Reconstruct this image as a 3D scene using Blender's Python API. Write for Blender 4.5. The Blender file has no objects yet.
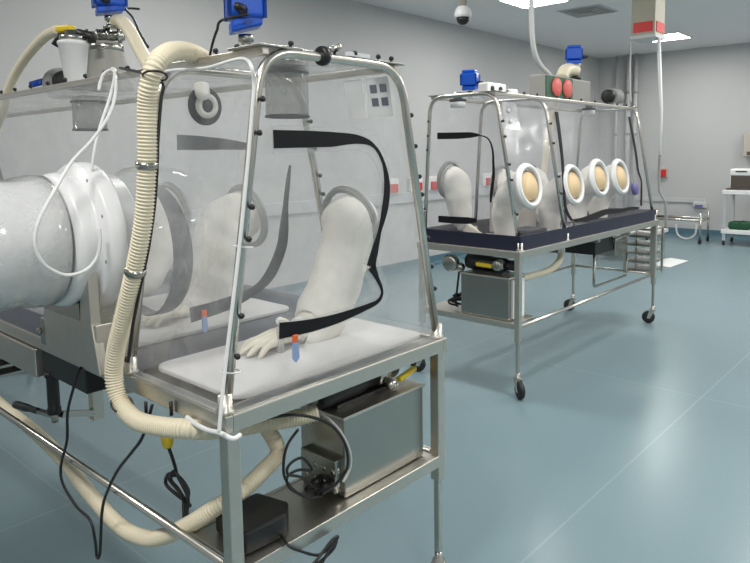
import bpy, bmesh, math, random
from mathutils import Vector, Matrix, noise
random.seed(4)
PI = math.pi
sc = bpy.context.scene
COL = sc.collection

# ------------------------------------------------------------------ materials
def node_mat(name, base, rough=.5, metal=0., spec=.5, emit=None, estr=0., nscale=None, nvar=.06, bump=0., bscale=60., coat=0.):
    m = bpy.data.materials.new(name); m.use_nodes = True
    nt = m.node_tree; b = nt.nodes['Principled BSDF']
    b.inputs['Base Color'].default_value = (*base, 1)
    b.inputs['Roughness'].default_value = rough
    b.inputs['Metallic'].default_value = metal
    b.inputs['Specular IOR Level'].default_value = spec
    b.inputs['Coat Weight'].default_value = coat
    if emit:
        b.inputs['Emission Color'].default_value = (*emit, 1); b.inputs['Emission Strength'].default_value = estr
    tc = nt.nodes.new('ShaderNodeTexCoord')
    if nscale:
        n = nt.nodes.new('ShaderNodeTexNoise'); n.inputs['Scale'].default_value = nscale; n.inputs['Detail'].default_value = 4
        nt.links.new(tc.outputs['Object'], n.inputs['Vector'])
        mx = nt.nodes.new('ShaderNodeMixRGB')
        mx.inputs[1].default_value = (*[c*(1-nvar) for c in base], 1)
        mx.inputs[2].default_value = (*[min(1, c*(1+nvar)) for c in base], 1)
        nt.links.new(n.outputs['Fac'], mx.inputs[0]); nt.links.new(mx.outputs[0], b.inputs['Base Color'])
    if bump:
        n2 = nt.nodes.new('ShaderNodeTexNoise'); n2.inputs['Scale'].default_value = bscale; n2.inputs['Detail'].default_value = 3
        nt.links.new(tc.outputs['Object'], n2.inputs['Vector'])
        bp = nt.nodes.new('ShaderNodeBump'); bp.inputs['Strength'].default_value = bump; bp.inputs['Distance'].default_value = .01
        nt.links.new(n2.outputs['Fac'], bp.inputs['Height']); nt.links.new(bp.outputs['Normal'], b.inputs['Normal'])
    return m

def film_mat(name, tint, haze, hazecol, gloss=1., rough=.06, bump=.15, bscale=7.):
    """clear sheet: mostly transparent, a little milky scatter, a fresnel reflection"""
    m = bpy.data.materials.new(name); m.use_nodes = True
    nt = m.node_tree; nt.nodes.clear(); L = nt.links
    out = nt.nodes.new('ShaderNodeOutputMaterial')
    tr = nt.nodes.new('ShaderNodeBsdfTransparent'); tr.inputs[0].default_value = (*tint, 1)
    df = nt.nodes.new('ShaderNodeBsdfDiffuse'); df.inputs[0].default_value = (*hazecol, 1)
    tl = nt.nodes.new('ShaderNodeBsdfTranslucent'); tl.inputs[0].default_value = (*hazecol, 1)
    hz = nt.nodes.new('ShaderNodeMixShader'); hz.inputs[0].default_value = .5
    L.new(df.outputs[0], hz.inputs[1]); L.new(tl.outputs[0], hz.inputs[2])
    tc = nt.nodes.new('ShaderNodeTexCoord')
    n = nt.nodes.new('ShaderNodeTexNoise'); n.inputs['Scale'].default_value = bscale; n.inputs['Detail'].default_value = 2
    L.new(tc.outputs['Object'], n.inputs['Vector'])
    bp = nt.nodes.new('ShaderNodeBump'); bp.inputs['Strength'].default_value = bump; bp.inputs['Distance'].default_value = .02
    L.new(n.outputs['Fac'], bp.inputs['Height'])
    a = nt.nodes.new('ShaderNodeMixShader')
    n3 = nt.nodes.new('ShaderNodeTexNoise'); n3.inputs['Scale'].default_value = 3.2; n3.inputs['Detail'].default_value = 5; n3.inputs['Distortion'].default_value = 2.5
    L.new(tc.outputs['Object'], n3.inputs['Vector'])
    mr = nt.nodes.new('ShaderNodeMapRange'); mr.inputs[1].default_value = .35; mr.inputs[2].default_value = .72; mr.inputs[3].default_value = haze*.65; mr.inputs[4].default_value = haze*1.7
    L.new(n3.outputs['Fac'], mr.inputs[0]); L.new(mr.outputs[0], a.inputs[0])
    L.new(tr.outputs[0], a.inputs[1]); L.new(hz.outputs[0], a.inputs[2])
    fr = nt.nodes.new('ShaderNodeLayerWeight'); fr.inputs['Blend'].default_value = .5
    L.new(bp.outputs['Normal'], fr.inputs['Normal'])
    pw = nt.nodes.new('ShaderNodeMath'); pw.operation = 'POWER'; pw.inputs[1].default_value = 4.
    L.new(fr.outputs['Facing'], pw.inputs[0])
    ma = nt.nodes.new('ShaderNodeMath'); ma.operation = 'MULTIPLY_ADD'; ma.inputs[1].default_value = .75; ma.inputs[2].default_value = .055
    L.new(pw.outputs[0], ma.inputs[0])
    mu = nt.nodes.new('ShaderNodeMath'); mu.operation = 'MULTIPLY'; mu.inputs[1].default_value = gloss; mu.use_clamp = True
    L.new(ma.outputs[0], mu.inputs[0])
    gl = nt.nodes.new('ShaderNodeBsdfGlossy'); gl.inputs['Roughness'].default_value = rough
    L.new(bp.outputs['Normal'], gl.inputs['Normal'])
    b = nt.nodes.new('ShaderNodeMixShader')
    L.new(mu.outputs[0], b.inputs[0]); L.new(a.outputs[0], b.inputs[1]); L.new(gl.outputs[0], b.inputs[2])
    L.new(b.outputs[0], out.inputs[0])
    return m

M = {}
M['steel'] = node_mat('brushed_steel', (.62, .59, .53), .36, 1., nscale=30, nvar=.06, bump=.03, bscale=220)
M['tube'] = node_mat('polished_tube', (.60, .57, .515), .27, 1.)
M['satin'] = node_mat('satin_steel', (.40, .40, .365), .27, 1., nscale=12, nvar=.08)
M['vinyl'] = film_mat('clear_vinyl', (.985, .99, .99), .125, (.90, .90, .90), .95, .06, .42, 9.)
M['vinylB'] = film_mat('clear_vinyl_sheet', (.985, .985, .99), .07, (.86, .85, .87), .7, .16, .05, 5.)
M['milky'] = film_mat('milky_vinyl', (.97, .975, .98), .34, (.88, .87, .86), 1.5, .12)
M['navy'] = node_mat('navy_vinyl', (.022, .024, .045), .35, 0, .3, bump=.15, bscale=9)
M['navyfilm'] = film_mat('tinted_vinyl', (.30, .34, .44), .25, (.22, .24, .31), 1.6, .1)
M['zip'] = node_mat('zip_tape', (.007, .007, .009), .6, 0, .25, nscale=200, nvar=.3)
M['zipgrey'] = node_mat('zip_tape_grey', (.022, .023, .036), .6, 0, .25, nscale=200, nvar=.3)
M['black'] = node_mat('black_plastic', (.012, .012, .013), .42)
M['rubber'] = node_mat('black_rubber', (.018, .018, .02), .6)
M['white'] = node_mat('white_plastic', (.80, .80, .79), .38, nscale=8, nvar=.02)
M['drum'] = node_mat('drum_plastic', (.80, .80, .80), .32, nscale=5, nvar=.03)
M['cloth'] = node_mat('sleeve_cloth', (.80, .77, .71), .8, bump=.4, bscale=16, nscale=6, nvar=.04)
M['latex'] = node_mat('cream_latex', (.80, .74, .62), .5, bump=.15, bscale=60)
M['light_tint'] = node_mat('beige_light_tint', (.74, .55, .32), .7, nscale=14, nvar=.14)  # beige-yellow light inside the sleeve mouths, put into the colour
M['mat'] = node_mat('white_mat', (.66, .64, .635), .55, bump=.1, bscale=30)
M['hose'] = node_mat('cream_hose', (.80, .72, .54), .45, nscale=12, nvar=.04)
M['blue'] = node_mat('blue_enamel', (.002, .078, .50), .32)
M['yellow'] = node_mat('yellow_plastic', (.78, .56, .02), .4)
M['orange'] = node_mat('orange_plastic', (.80, .13, .03), .4)
M['paleblue'] = node_mat('pale_blue_plastic', (.28, .38, .62), .35)
M['grey'] = node_mat('grey_plastic', (.30, .30, .29), .5)
M['olive'] = node_mat('grey_housing', (.29, .285, .26), .5, nscale=8, nvar=.04)
M['lightgrey'] = node_mat('light_grey', (.55, .55, .54), .5)
M['filter'] = film_mat('smoky_canister', (.80, .80, .79), .45, (.55, .55, .53), 1.6, .12)
M['red'] = node_mat('red_plastic', (.60, .02, .02), .4)
M['rose'] = node_mat('rose_red', (.70, .14, .12), .5, nscale=40, nvar=.35)
M['green'] = node_mat('dark_green', (.03, .11, .06), .5, nscale=30, nvar=.3)
M['greencloth'] = node_mat('green_cloth', (.01, .075, .03), .8, bump=.4, bscale=50)
M['brown'] = node_mat('dark_screen', (.085, .07, .058), .3)
M['cream'] = node_mat('cream_paint', (.40, .37, .29), .5)
M['beige'] = node_mat('beige_panel', (.46, .42, .36), .6)
M['paper'] = node_mat('paper', (.80, .80, .79), .7, nscale=20, nvar=.02)
M['ink'] = node_mat('dark_ink', (.05, .055, .10), .7, nscale=160, nvar=.5)
M['purple'] = node_mat('violet_tint', (.12, .11, .30), .4)
M['walls'] = node_mat('painted_wall', (.49, .487, .484), .5, nscale=3, nvar=.012)
M['ceil'] = node_mat('painted_ceiling', (.78, .755, .755), .6, nscale=3, nvar=.01)
M['skirt'] = node_mat('blue_coved_skirting', (.075, .155, .20), .4)
M['rail'] = node_mat('wall_rail', (.50, .51, .52), .45)
M['lamp'] = node_mat('lamp_diffuser', (.9, .9, .9), .5, emit=(1., .985, .95), estr=26.)

def floor_mat():
    m = node_mat('vinyl_floor', (.19, .31, .345), .27, 0, .5)
    nt = m.node_tree; L = nt.links; b = nt.nodes['Principled BSDF']
    tc = nt.nodes.new('ShaderNodeTexCoord'); sp = nt.nodes.new('ShaderNodeSeparateXYZ'); L.new(tc.outputs['Object'], sp.inputs[0])
    def math_(op, a, bv=None):
        n = nt.nodes.new('ShaderNodeMath'); n.operation = op
        if isinstance(a, (int, float)): n.inputs[0].default_value = a
        else: L.new(a, n.inputs[0])
        if bv is not None:
            if isinstance(bv, (int, float)): n.inputs[1].default_value = bv
            else: L.new(bv, n.inputs[1])
        return n.outputs[0]
    def seam(coord, off, period, wd):
        t = math_('FRACT', math_('DIVIDE', math_('ADD', coord, off+period/2), period))
        d = math_('MULTIPLY', math_('ABSOLUTE', math_('SUBTRACT', t, .5)), period)
        return math_('LESS_THAN', d, wd)
    s1 = seam(sp.outputs['Y'], 40*1.83-3.08, 1.83, .006)
    s2 = seam(sp.outputs['X'], 40*3.2-1.2, 3.2, .005)
    mx = math_('MAXIMUM', s1, s2)
    n1 = nt.nodes.new('ShaderNodeTexNoise'); n1.inputs['Scale'].default_value = 90; n1.inputs['Detail'].default_value = 5
    n2 = nt.nodes.new('ShaderNodeTexNoise'); n2.inputs['Scale'].default_value = .9; n2.inputs['Detail'].default_value = 3
    for n in (n1, n2): L.new(tc.outputs['Object'], n.inputs['Vector'])
    ad = math_('ADD', math_('MULTIPLY', n1.outputs['Fac'], .5), math_('MULTIPLY', n2.outputs['Fac'], .5))
    c1 = nt.nodes.new('ShaderNodeMixRGB'); c1.inputs[1].default_value = (.162, .246, .276, 1); c1.inputs[2].default_value = (.208, .290, .318, 1)
    L.new(ad, c1.inputs[0])
    c2 = nt.nodes.new('ShaderNodeMixRGB'); c2.inputs[2].default_value = (.30, .42, .44, 1); L.new(c1.outputs[0], c2.inputs[1])
    L.new(math_('MULTIPLY', mx, .28), c2.inputs[0]); L.new(c2.outputs[0], b.inputs['Base Color'])
    return m
M['floor'] = floor_mat()

# ------------------------------------------------------------------ mesh helpers
def V(p): return Vector(p)
def smooth_path(pts, n=8):
    P = [V(p) for p in pts]
    if len(P) < 3: return P
    out = []
    for i in range(len(P)-1):
        p0 = P[max(i-1, 0)]; p1 = P[i]; p2 = P[i+1]; p3 = P[min(i+2, len(P)-1)]
        for k in range(n):
            t = k/n
            out.append(.5*((2*p1)+(p2-p0)*t+(2*p0-5*p1+4*p2-p3)*t*t+(3*p1-p0-3*p2+p3)*t**3))
    out.append(P[-1]); return out
def lerp_list(vals, m):
    out = []
    for i in range(m):
        t = i/(m-1)*(len(vals)-1); k = min(int(t), len(vals)-2); out.append(vals[k]+(vals[k+1]-vals[k])*(t-k))
    return out
def fillet(pts, r, n=6):
    """polyline with rounded inner corners"""
    P = [V(p) for p in pts]; out = [P[0]]
    for i in range(1, len(P)-1):
        a = (P[i-1]-P[i]).normalized(); b = (P[i+1]-P[i]).normalized()
        for k in range(n+1):
            t = k/n; q0 = P[i]+a*r; q2 = P[i]+b*r
            out.append((1-t)**2*q0+2*t*(1-t)*P[i]+t*t*q2)
    out.append(P[-1]); return out
def axis_frame(d):
    d = V(d).normalized(); u = d.cross(V((0, 0, 1)))
    if u.length < 1e-3: u = d.cross(V((1, 0, 0)))
    u.normalize(); return d, u, d.cross(u)

class MB:
    def __init__(s): s.v = []; s.f = []; s.sm = []
    def add(s, vs, fs, sm=True):
        o = len(s.v); s.v += [tuple(v) for v in vs]
        for f in fs: s.f.append([i+o for i in f]); s.sm.append(sm)
        return s
    def box(s, lo, hi, R=None, c=None):
        x0, y0, z0 = lo; x1, y1, z1 = hi
        vs = [V((x, y, z)) for x in (x0, x1) for y in (y0, y1) for z in (z0, z1)]
        if R is not None:
            c = V(c) if c is not None else sum(vs, V((0, 0, 0)))/8
            vs = [c+R @ (v-c) for v in vs]
        return s.add(vs, [(0, 1, 3, 2), (4, 6, 7, 5), (0, 4, 5, 1), (2, 3, 7, 6), (0, 2, 6, 4), (1, 5, 7, 3)], False)
    def cbox(s, c, size, R=None):
        c = V(c); h = V(size)/2
        return s.box(c-h, c+h, R, c)
    def prism(s, poly, off):
        n = len(poly); off = V(off); P = [V(p) for p in poly]
        s.add(P+[p+off for p in P], [list(range(n))[::-1], list(range(n, 2*n))]+[(i, (i+1) % n, n+(i+1) % n, n+i) for i in range(n)], False); return s
    def bar(s, a, b, w, h=None, up=(0, 0, 1)):
        a = V(a); b = V(b); d = (b-a).normalized(); u = V(up).cross(d)
        if u.length < 1e-3: u = V((1, 0, 0)).cross(d)
        u.normalize(); n = d.cross(u); h = h or w
        pl = [a+u*i*w/2+n*j*h/2 for i, j in ((-1, -1), (1, -1), (1, 1), (-1, 1))]
        return s.prism(pl, b-a)
    def tube(s, path, r, n=10, closed=False, cap=True, squash=None):
        P = [V(p) for p in path]; m = len(P)
        rr = list(r) if isinstance(r, (list, tuple)) else [r]*m
        vs = []; fs = []; u = None
        for i in range(m):
            if closed: d = P[(i+1) % m]-P[i-1]
            else: d = P[min(i+1, m-1)]-P[max(i-1, 0)]
            d.normalize()
            if u is None: _, u, _ = axis_frame(d)
            u = (u-d*u.dot(d)).normalized(); w = d.cross(u)
            for k in range(n):
                a = 2*PI*k/n; q = u*math.cos(a)+w*math.sin(a)
                if squash:
                    ax = V(squash[0]); q = q-ax*q.dot(ax)*(1-squash[1])
                vs.append(P[i]+q*rr[i])
        for i in range(m if closed else m-1):
            j = (i+1) % m
            for k in range(n):
                k2 = (k+1) % n; fs.append((i*n+k, i*n+k2, j*n+k2, j*n+k))
        if cap and not closed: fs += [tuple(range(n))[::-1], tuple(range((m-1)*n, m*n))]
        return s.add(vs, fs, True)
    def ribbed(s, path, r, pitch=.0095, depth=.0050, n=14):
        P = smooth_path(path, 14); L = [0]
        for a, b in zip(P, P[1:]): L.append(L[-1]+(b-a).length)
        step = pitch/4; m = int(L[-1]/step); out = []; rad = []; k = 0
        prof = (0., depth*.55, depth, depth*.55)
        for i in range(m+1):
            t = i*step
            while k < len(L)-2 and L[k+1] < t: k += 1
            q = (t-L[k])/max(1e-9, L[k+1]-L[k]); out.append(P[k].lerp(P[k+1], q)); rad.append(r-depth+prof[i % 4])
        return s.tube(out, rad, n)
    def lathe(s, prof, o, ax=(0, 0, 1), n=24, sx=1.):
        d, u, w = axis_frame(ax); o = V(o); vs = []; fs = []; m = len(prof)
        for r, h in prof:
            for k in range(n):
                a = 2*PI*k/n; vs.append(o+d*h+(u*math.cos(a)*sx+w*math.sin(a))*r)
        for i in range(m-1):
            for k in range(n):
                k2 = (k+1) % n; fs.append((i*n+k, i*n+k2, (i+1)*n+k2, (i+1)*n+k))
        loop = prof[0] == prof[-1]
        if prof[0][0] > 1e-6 and not loop: fs.append(tuple(range(n))[::-1])
        if prof[-1][0] > 1e-6 and not loop: fs.append(tuple(range((m-1)*n, m*n)))
        return s.add(vs, fs, True)
    def ball(s, c, r, n=12):
        return s.lathe([(max(1e-7, r*math.sin(PI*i/8)), -r*math.cos(PI*i/8)) for i in range(9)], c, (0, 0, 1), n)
    def ring(s, c, ax, R, r, n=28, k=8, sx=1., sy=1.):
        d, u, w = axis_frame(ax); c = V(c)
        return s.tube([c+u*R*sx*math.cos(2*PI*i/n)+w*R*sy*math.sin(2*PI*i/n) for i in range(n)], r, k, closed=True)
    def ribbon(s, path, widths, normal, thick=.003, n=6):
        P = smooth_path(path, n); W = lerp_list(widths, len(P)); nn = V(normal).normalized()
        vs = []; fs = []
        for i, p in enumerate(P):
            d = (P[min(i+1, len(P)-1)]-P[max(i-1, 0)]).normalized(); sd = nn.cross(d).normalized()
            for a, b in ((-1, -1), (1, -1), (1, 1), (-1, 1)): vs.append(p+sd*a*W[i]/2+nn*b*thick/2)
        for i in range(len(P)-1):
            for k in range(4): k2 = (k+1) % 4; fs.append((i*4+k, i*4+k2, i*4+4+k2, i*4+4+k))
        fs += [(3, 2, 1, 0), tuple(range(len(P)*4-4, len(P)*4))]
        return s.add(vs, fs, False)
    def sheet(s, a, b, c, d, nu=24, nv=24, amp=.006, seed=0., freq=5.):
        """a-b-c-d quad as a slightly slack film"""
        a, b, c, d = V(a), V(b), V(c), V(d); nrm = (b-a).cross(d-a).normalized(); vs = []; fs = []
        for j in range(nv+1):
            for i in range(nu+1):
                u = i/nu; v = j/nv; p = (a*(1-u)+b*u)*(1-v)+(d*(1-u)+c*u)*v
                e = min(1., 9*u*(1-u))*min(1., 9*v*(1-v))
                vs.append(p+nrm*amp*e*(noise.noise(p*freq+V((seed, seed*2, 0)))+.6*noise.noise(p*freq*2.3+V((seed, 0, 5)))))
        for j in range(nv):
            for i in range(nu): q = j*(nu+1)+i; fs.append((q, q+1, q+nu+2, q+nu+1))
        return s.add(vs, fs, True)
    def build(s, name, mat, parent=None, base=None, bevel=0., seg=2):
        if base is None: base = parent['_b'] if parent is not None else (0, 0, 0)
        base = V(base); me = bpy.data.meshes.new(name)
        me.from_pydata([tuple(V(v)-base) for v in s.v], [], s.f); me.update()
        bm = bmesh.new(); bm.from_mesh(me); bmesh.ops.recalc_face_normals(bm, faces=bm.faces); bm.to_mesh(me); bm.free()
        for p, q in zip(me.polygons, s.sm): p.use_smooth = q
        me.materials.append(mat if not isinstance(mat, str) else M[mat])
        o = bpy.data.objects.new(name, me); COL.objects.link(o); o['_b'] = list(base)
        if parent is not None: o.parent = parent
        else: o.location = base
        if bevel:
            b = o.modifiers.new('bevel', 'BEVEL'); b.width = bevel; b.segments = seg; b.limit_method = 'ANGLE'
        return o

def tag(o, label, cat, group=None, kind=None):
    if kind: o['kind'] = kind
    if label: o['label'] = label
    if cat: o['category'] = cat
    if group: o['group'] = group
    return o
def thing(name, label, cat, base, group=None):
    o = bpy.data.objects.new(name, None); COL.objects.link(o); o.empty_display_size = .1
    o.location = base; o['_b'] = list(base); return tag(o, label, cat, group)
def part_label(o, text): o['label'] = text; return o
def rotz(a): return Matrix.Rotation(a, 3, 'Z')

# ------------------------------------------------------------------ room
X0, X1, Y0, Y1, ZC = -3.2, 12.85, -3.6, 5.8, 3.45
def struct(name, mb, mat, bevel=0.): o = mb.build(name, mat, bevel=bevel); o['kind'] = 'structure'; return o
struct('floor', MB().box((X0-.1, Y0-.1, -.1), (X1+.1, Y1+.1, 0)), 'floor')
struct('ceiling', MB().box((X0-.1, Y0-.1, ZC), (X1+.1, Y1+.1, ZC+.1)), 'ceil')
struct('wall_back', MB().box((X0-.1, Y1, 0), (X1+.1, Y1+.1, ZC)), 'walls')
struct('wall_right', MB().box((X1, Y0-.1, 0), (X1+.1, Y1, ZC)), 'walls')
struct('wall_left', MB().box((X0-.1, Y0-.1, 0), (X0, Y1, ZC)), 'walls')
struct('wall_front', MB().box((X0, Y0-.1, 0), (X1, Y0, ZC)), 'walls')
def cove(a, b, inward):
    """coved vinyl skirting: upstand with a curved foot"""
    a = V(a); b = V(b); n = V(inward); prof = [(0, .13), (.006, .13), (.008, .05), (.018, .025), (.045, .006), (.06, .001), (0, .001)]
    return MB().prism([a+n*d+V((0, 0, z)) for d, z in prof], b-a)
struct('baseboard_back', cove((X0, Y1, 0), (X1, Y1, 0), (0, -1, 0)), 'skirt')
struct('baseboard_right', cove((X1, Y0, 0), (X1, Y1, 0), (-1, 0, 0)), 'skirt')
struct('trim_1', MB().box((2.2, Y1-.035, .93), (X1-.05, Y1, 1.07)), 'rail', .006)
struct('trim_2', MB().box((X1-.03, 3.7, .62), (X1, Y1-.05, .70)), 'rail', .006)

# ceiling lamps: the two that the photograph shows as fixtures, the rest of the grid as area lamps
def ceiling_lamp(x, y, label):
    t = thing('ceiling_light', label, 'ceiling light', (x, y, ZC), 'recessed ceiling lights')
    f = MB()
    for a, b in (((-.33, -.33), (.33, -.30)), ((-.33, .30), (.33, .33)), ((-.33, -.30), (-.30, .30)), ((.30, -.30), (.33, .30))):
        f.box((x+a[0], y+a[1], ZC-.02), (x+b[0], y+b[1], ZC))
    f.build('frame', 'white', t)
    MB().box((x-.30, y-.30, ZC-.014), (x+.30, y+.30, ZC-.001)).build('diffuser', 'lamp', t)
ceiling_lamp(7.32, 4.16, 'square lit ceiling panel directly above the wheeled tent in the background')
ceiling_lamp(11.18, 3.92, 'square lit ceiling panel near the right wall behind the red banded box')
def area(x, y, e, sx=.6, sy=.6):
    l = bpy.data.lights.new('ceiling_lamp', 'AREA'); l.shape = 'RECTANGLE'; l.size = sx; l.size_y = sy; l.energy = e; l.color = (1, .985, .95)
    o = bpy.data.objects.new('ceiling_lamp', l); o.location = (x, y, ZC-.01); COL.objects.link(o)
LE = 40.
for x, y, k in ((-.4, -1.8, 1.), (-.4, 1.05, .9), (-.4, 4.05, .5), (3.46, -1.8, 1.1), (3.46, 1.05, .9), (3.46, 4.05, .9), (7.32, -1.8, 1.2), (7.32, 1.05, 1.35), (11.18, -1.8, .8), (11.18, 1.05, .85)):
    area(x, y, LE*k)

# ------------------------------------------------------------------ trolleys
class Fr:
    """l runs along the trolley, w across it"""
    def __init__(s, ox, oy, swap, L, W, T, legz, shelfz, railz):
        s.ox, s.oy, s.swap, s.L, s.W, s.T, s.legz, s.shelfz, s.railz = ox, oy, swap, L, W, T, legz, shelfz, railz
    def p(s, l, w, z): return V((s.ox+w, s.oy+l, z)) if s.swap else V((s.ox+l, s.oy+w, z))
    def d(s, l, w, z): return V((w, l, z)) if s.swap else V((l, w, z))
    def box(s, mb, a, b):
        A = s.p(*a); B = s.p(*b)
        return mb.box([min(i, j) for i, j in zip(A, B)], [max(i, j) for i, j in zip(A, B)])
FA = Fr(.90, 1.36, True, 3.90, .91, .955, .44, .535, .532)
FB = Fr(3.63, 2.15, False, 2.46, .85, .965, .37, .49, .463)

def trolley(F, label, spin):
    t = thing('trolley', label, 'trolley', tuple(F.p(0, 0, 0)))
    L, W, T = F.L, F.W, F.T
    mb = MB()
    F.box(mb, (.015, .015, T-.03), (L-.015, W-.015, T-.012)).build('tray_top', 'steel', t)
    mb = MB()
    for a, b in (((0, 0), (L, .022)), ((0, W-.022), (L, W)), ((0, .022), (.022, W-.022)), ((L-.022, .022), (L, W-.022))):
        F.box(mb, (a[0], a[1], T-.046), (b[0], b[1], T))
    mb.build('tray_rim', 'steel', t, bevel=.003)
    for l in ((.55, 1.2, 1.8) if L < 3 else (.55, 1.35, 2.2, 3.0)): F.box(MB(), (l, .02, T-.075), (l+.05, W-.02, T-.03)).build('cross_member', 'satin', t)
    k = 0
    for l in (.026, L-.026):
        for w in (.026, W-.026):
            h = .019
            lg = F.box(MB(), (l-h, w-h, F.legz), (l+h, w+h, T-.03)).build('leg', 'steel', t, bevel=.003)
            F.box(MB(), (l-.011, w-.011, .14), (l+.011, w+.011, F.legz+.02)).build('inner_leg', 'tube', lg, bevel=.002)
            a = spin[k]; k += 1; c = F.p(l, w, 0); u = V((math.cos(a), math.sin(a), 0)); n = V((-u.y, u.x, 0)); wc = c+u*.036+V((0, 0, .0575))
            f = MB(); f.lathe([(.024, 0), (.024, .02), (.014, .03), (.014, .05)], c+V((0, 0, .115)), n=16)
            for sgn in (-1, 1):
                q = [c+n*sgn*.020+u*-.018+V((0, 0, .125)), c+n*sgn*.020+u*.030+V((0, 0, .125)), wc+n*sgn*.020+u*.014-V((0, 0, .012)), wc+n*sgn*.020-u*.014-V((0, 0, .012))]
                f.prism(q, n*sgn*.003)
            f.prism([c+n*.022+u*-.018+V((0, 0, .122)), c-n*.022+u*-.018+V((0, 0, .122)), c-n*.022+u*.03+V((0, 0, .122)), c+n*.022+u*.03+V((0, 0, .122))], (0, 0, .004))
            f.build('castor_fork', 'tube', lg)
            wl = MB(); wl.lathe([(.02, -.016), (.050, -.016), (.057, -.010), (.057, .010), (.050, .016), (.02, .016)], wc, n, 24)
            wl.lathe([(.012, -.017), (.012, .017)], wc, n, 12)
            part_label(wl.build('castor_wheel', 'rubber', lg), 'dark rubber castor wheel')
    # shelf under the end, rails along the sides
    z = F.shelfz; mb = MB(); F.box(mb, (.012, .045, z-.008), (.262, W-.045, z))
    for a, b in (((0.004, .045), (.018, W-.045)), ((.255, .045), (.27, W-.045))): F.box(mb, (a[0], a[1], z-.038), (b[0], b[1], z+.002))
    mb.build('lower_shelf', 'steel', t, bevel=.002)
    for w in (.026, W-.026):
        mb = MB(); mb.tube([F.p(.045, w, F.railz), F.p(L-.045, w, F.railz)], .0125, 12)
        mb.build('side_rail', 'tube', t)
    mb = MB(); mb.tube([F.p(L-.026, .04, F.railz), F.p(L-.026, W-.04, F.railz)], .0125, 12); mb.build('end_rail', 'tube', t)
    return t
TA = trolley(FA, 'steel wheeled trolley in the foreground with the control box on its lower shelf', (2.2, 4.4, 1.2, .4))
TB = trolley(FB, 'steel wheeled trolley in the background standing free on the blue floor', (4.1, 2.0, 1.92, 2.1))

# ------------------------------------------------------------------ clear tents on the trolleys
def glove_hand(o, fwd, up, s=1., lift=.0):
    """hand of a dry-box glove: palm, four fingers, thumb, later fused into one skin"""
    f = V(fwd).normalized(); sd = V(up).cross(f).normalized(); u = f.cross(sd).normalized(); o = V(o)
    def q(x, y, z): return o+(f*x+sd*y+u*z)*s
    mb = MB()
    for y in (-.030, -.012, .008, .026):
        mb.tube([q(-.03, y*.6, 0), q(.0, y*.8, .004), q(.04, y, .006), q(.092, y*1.1, .002)], [.022*s, .020*s, .017*s, .0125*s], 10)
    for y, ln, cv in ((-.035, .060, -.02), (-.012, .078, -.012), (.011, .074, -.016), (.033, .056, -.024)):
        pp = [q(.085, y, .003), q(.085+ln*.4, y*1.12, .004+cv*.1), q(.085+ln*.75, y*1.2, .0+cv*.5), q(.085+ln, y*1.25, cv)]
        P = smooth_path(pp, 4); mb.tube(P, lerp_list([.0115*s, .0108*s, .0098*s, .0085*s, .004*s], len(P)), 10)
    pp = [q(.005, .028, 0), q(.035, .055, .012+lift*.5), q(.062, .068, .016+lift), q(.082, .070, .012+lift*1.3)]
    P = smooth_path(pp, 4); mb.tube(P, lerp_list([.018*s, .015*s, .0125*s, .010*s, .005*s], len(P)), 10)
    return mb
def fuse(o, size=.0045):
    r = o.modifiers.new('fuse', 'REMESH'); r.mode = 'VOXEL'; r.voxel_size = size; r.use_smooth_shade = True
    k = o.modifiers.new('relax', 'SMOOTH'); k.iterations = 3; k.factor = .5
def crumple(o, st=.02, size=.10):
    t = bpy.data.textures.new('crumple', 'CLOUDS'); t.noise_scale = size; t.noise_depth = 2
    m = o.modifiers.new('crumple', 'DISPLACE'); m.texture = t; m.strength = st; m.mid_level = .5; m.texture_coords = 'GLOBAL'

def sleeve(T, centre, normal, path, radii, hand_dir, hand_up=(0, 0, 1), ring_mat='grey', R=.125, cloth='cloth', hand=True, light_tint=False, rt=.012, s=1., lift=0.):
    """wall ring, cloth sleeve hanging from it, cuff and glove"""
    c = V(centre)
    rg = MB().ring(c, normal, R, rt, 36, 10); 
    rg.ring(c+V(normal).normalized()*.012, normal, R*.97, rt*.8, 36, 8)
    rg = rg.build('port_ring', ring_mat, T)
    P = smooth_path([c]+[V(p) for p in path], 7); rr = lerp_list([R*.80]+list(radii), len(P))
    sl = MB().tube(P, rr, 26, cap=False).build('glove_sleeve', cloth, T); crumple(sl, .03, .09)
    if light_tint:
        k = max(4, len(P)//2)
        MB().tube(P[:k], [r*.90 for r in rr[:k]], 26, cap=True).build('sleeve_light_tint', 'light_tint', sl)  # added inner shell, coloured beige for the light inside the white sleeve
    if hand:
        e = P[-1]; d = V(hand_dir).normalized()
        MB().tube([P[-2]-(P[-2]-e)*.5, e, e+d*.02], [rr[-1]*.98, rr[-1]*1.04, rr[-1]*.8], 20).build('cuff_ring', 'white', sl)
        g = glove_hand(e+d*.05, d, hand_up, s, lift).build('glove', 'latex', sl); fuse(g)
    return sl

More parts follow.
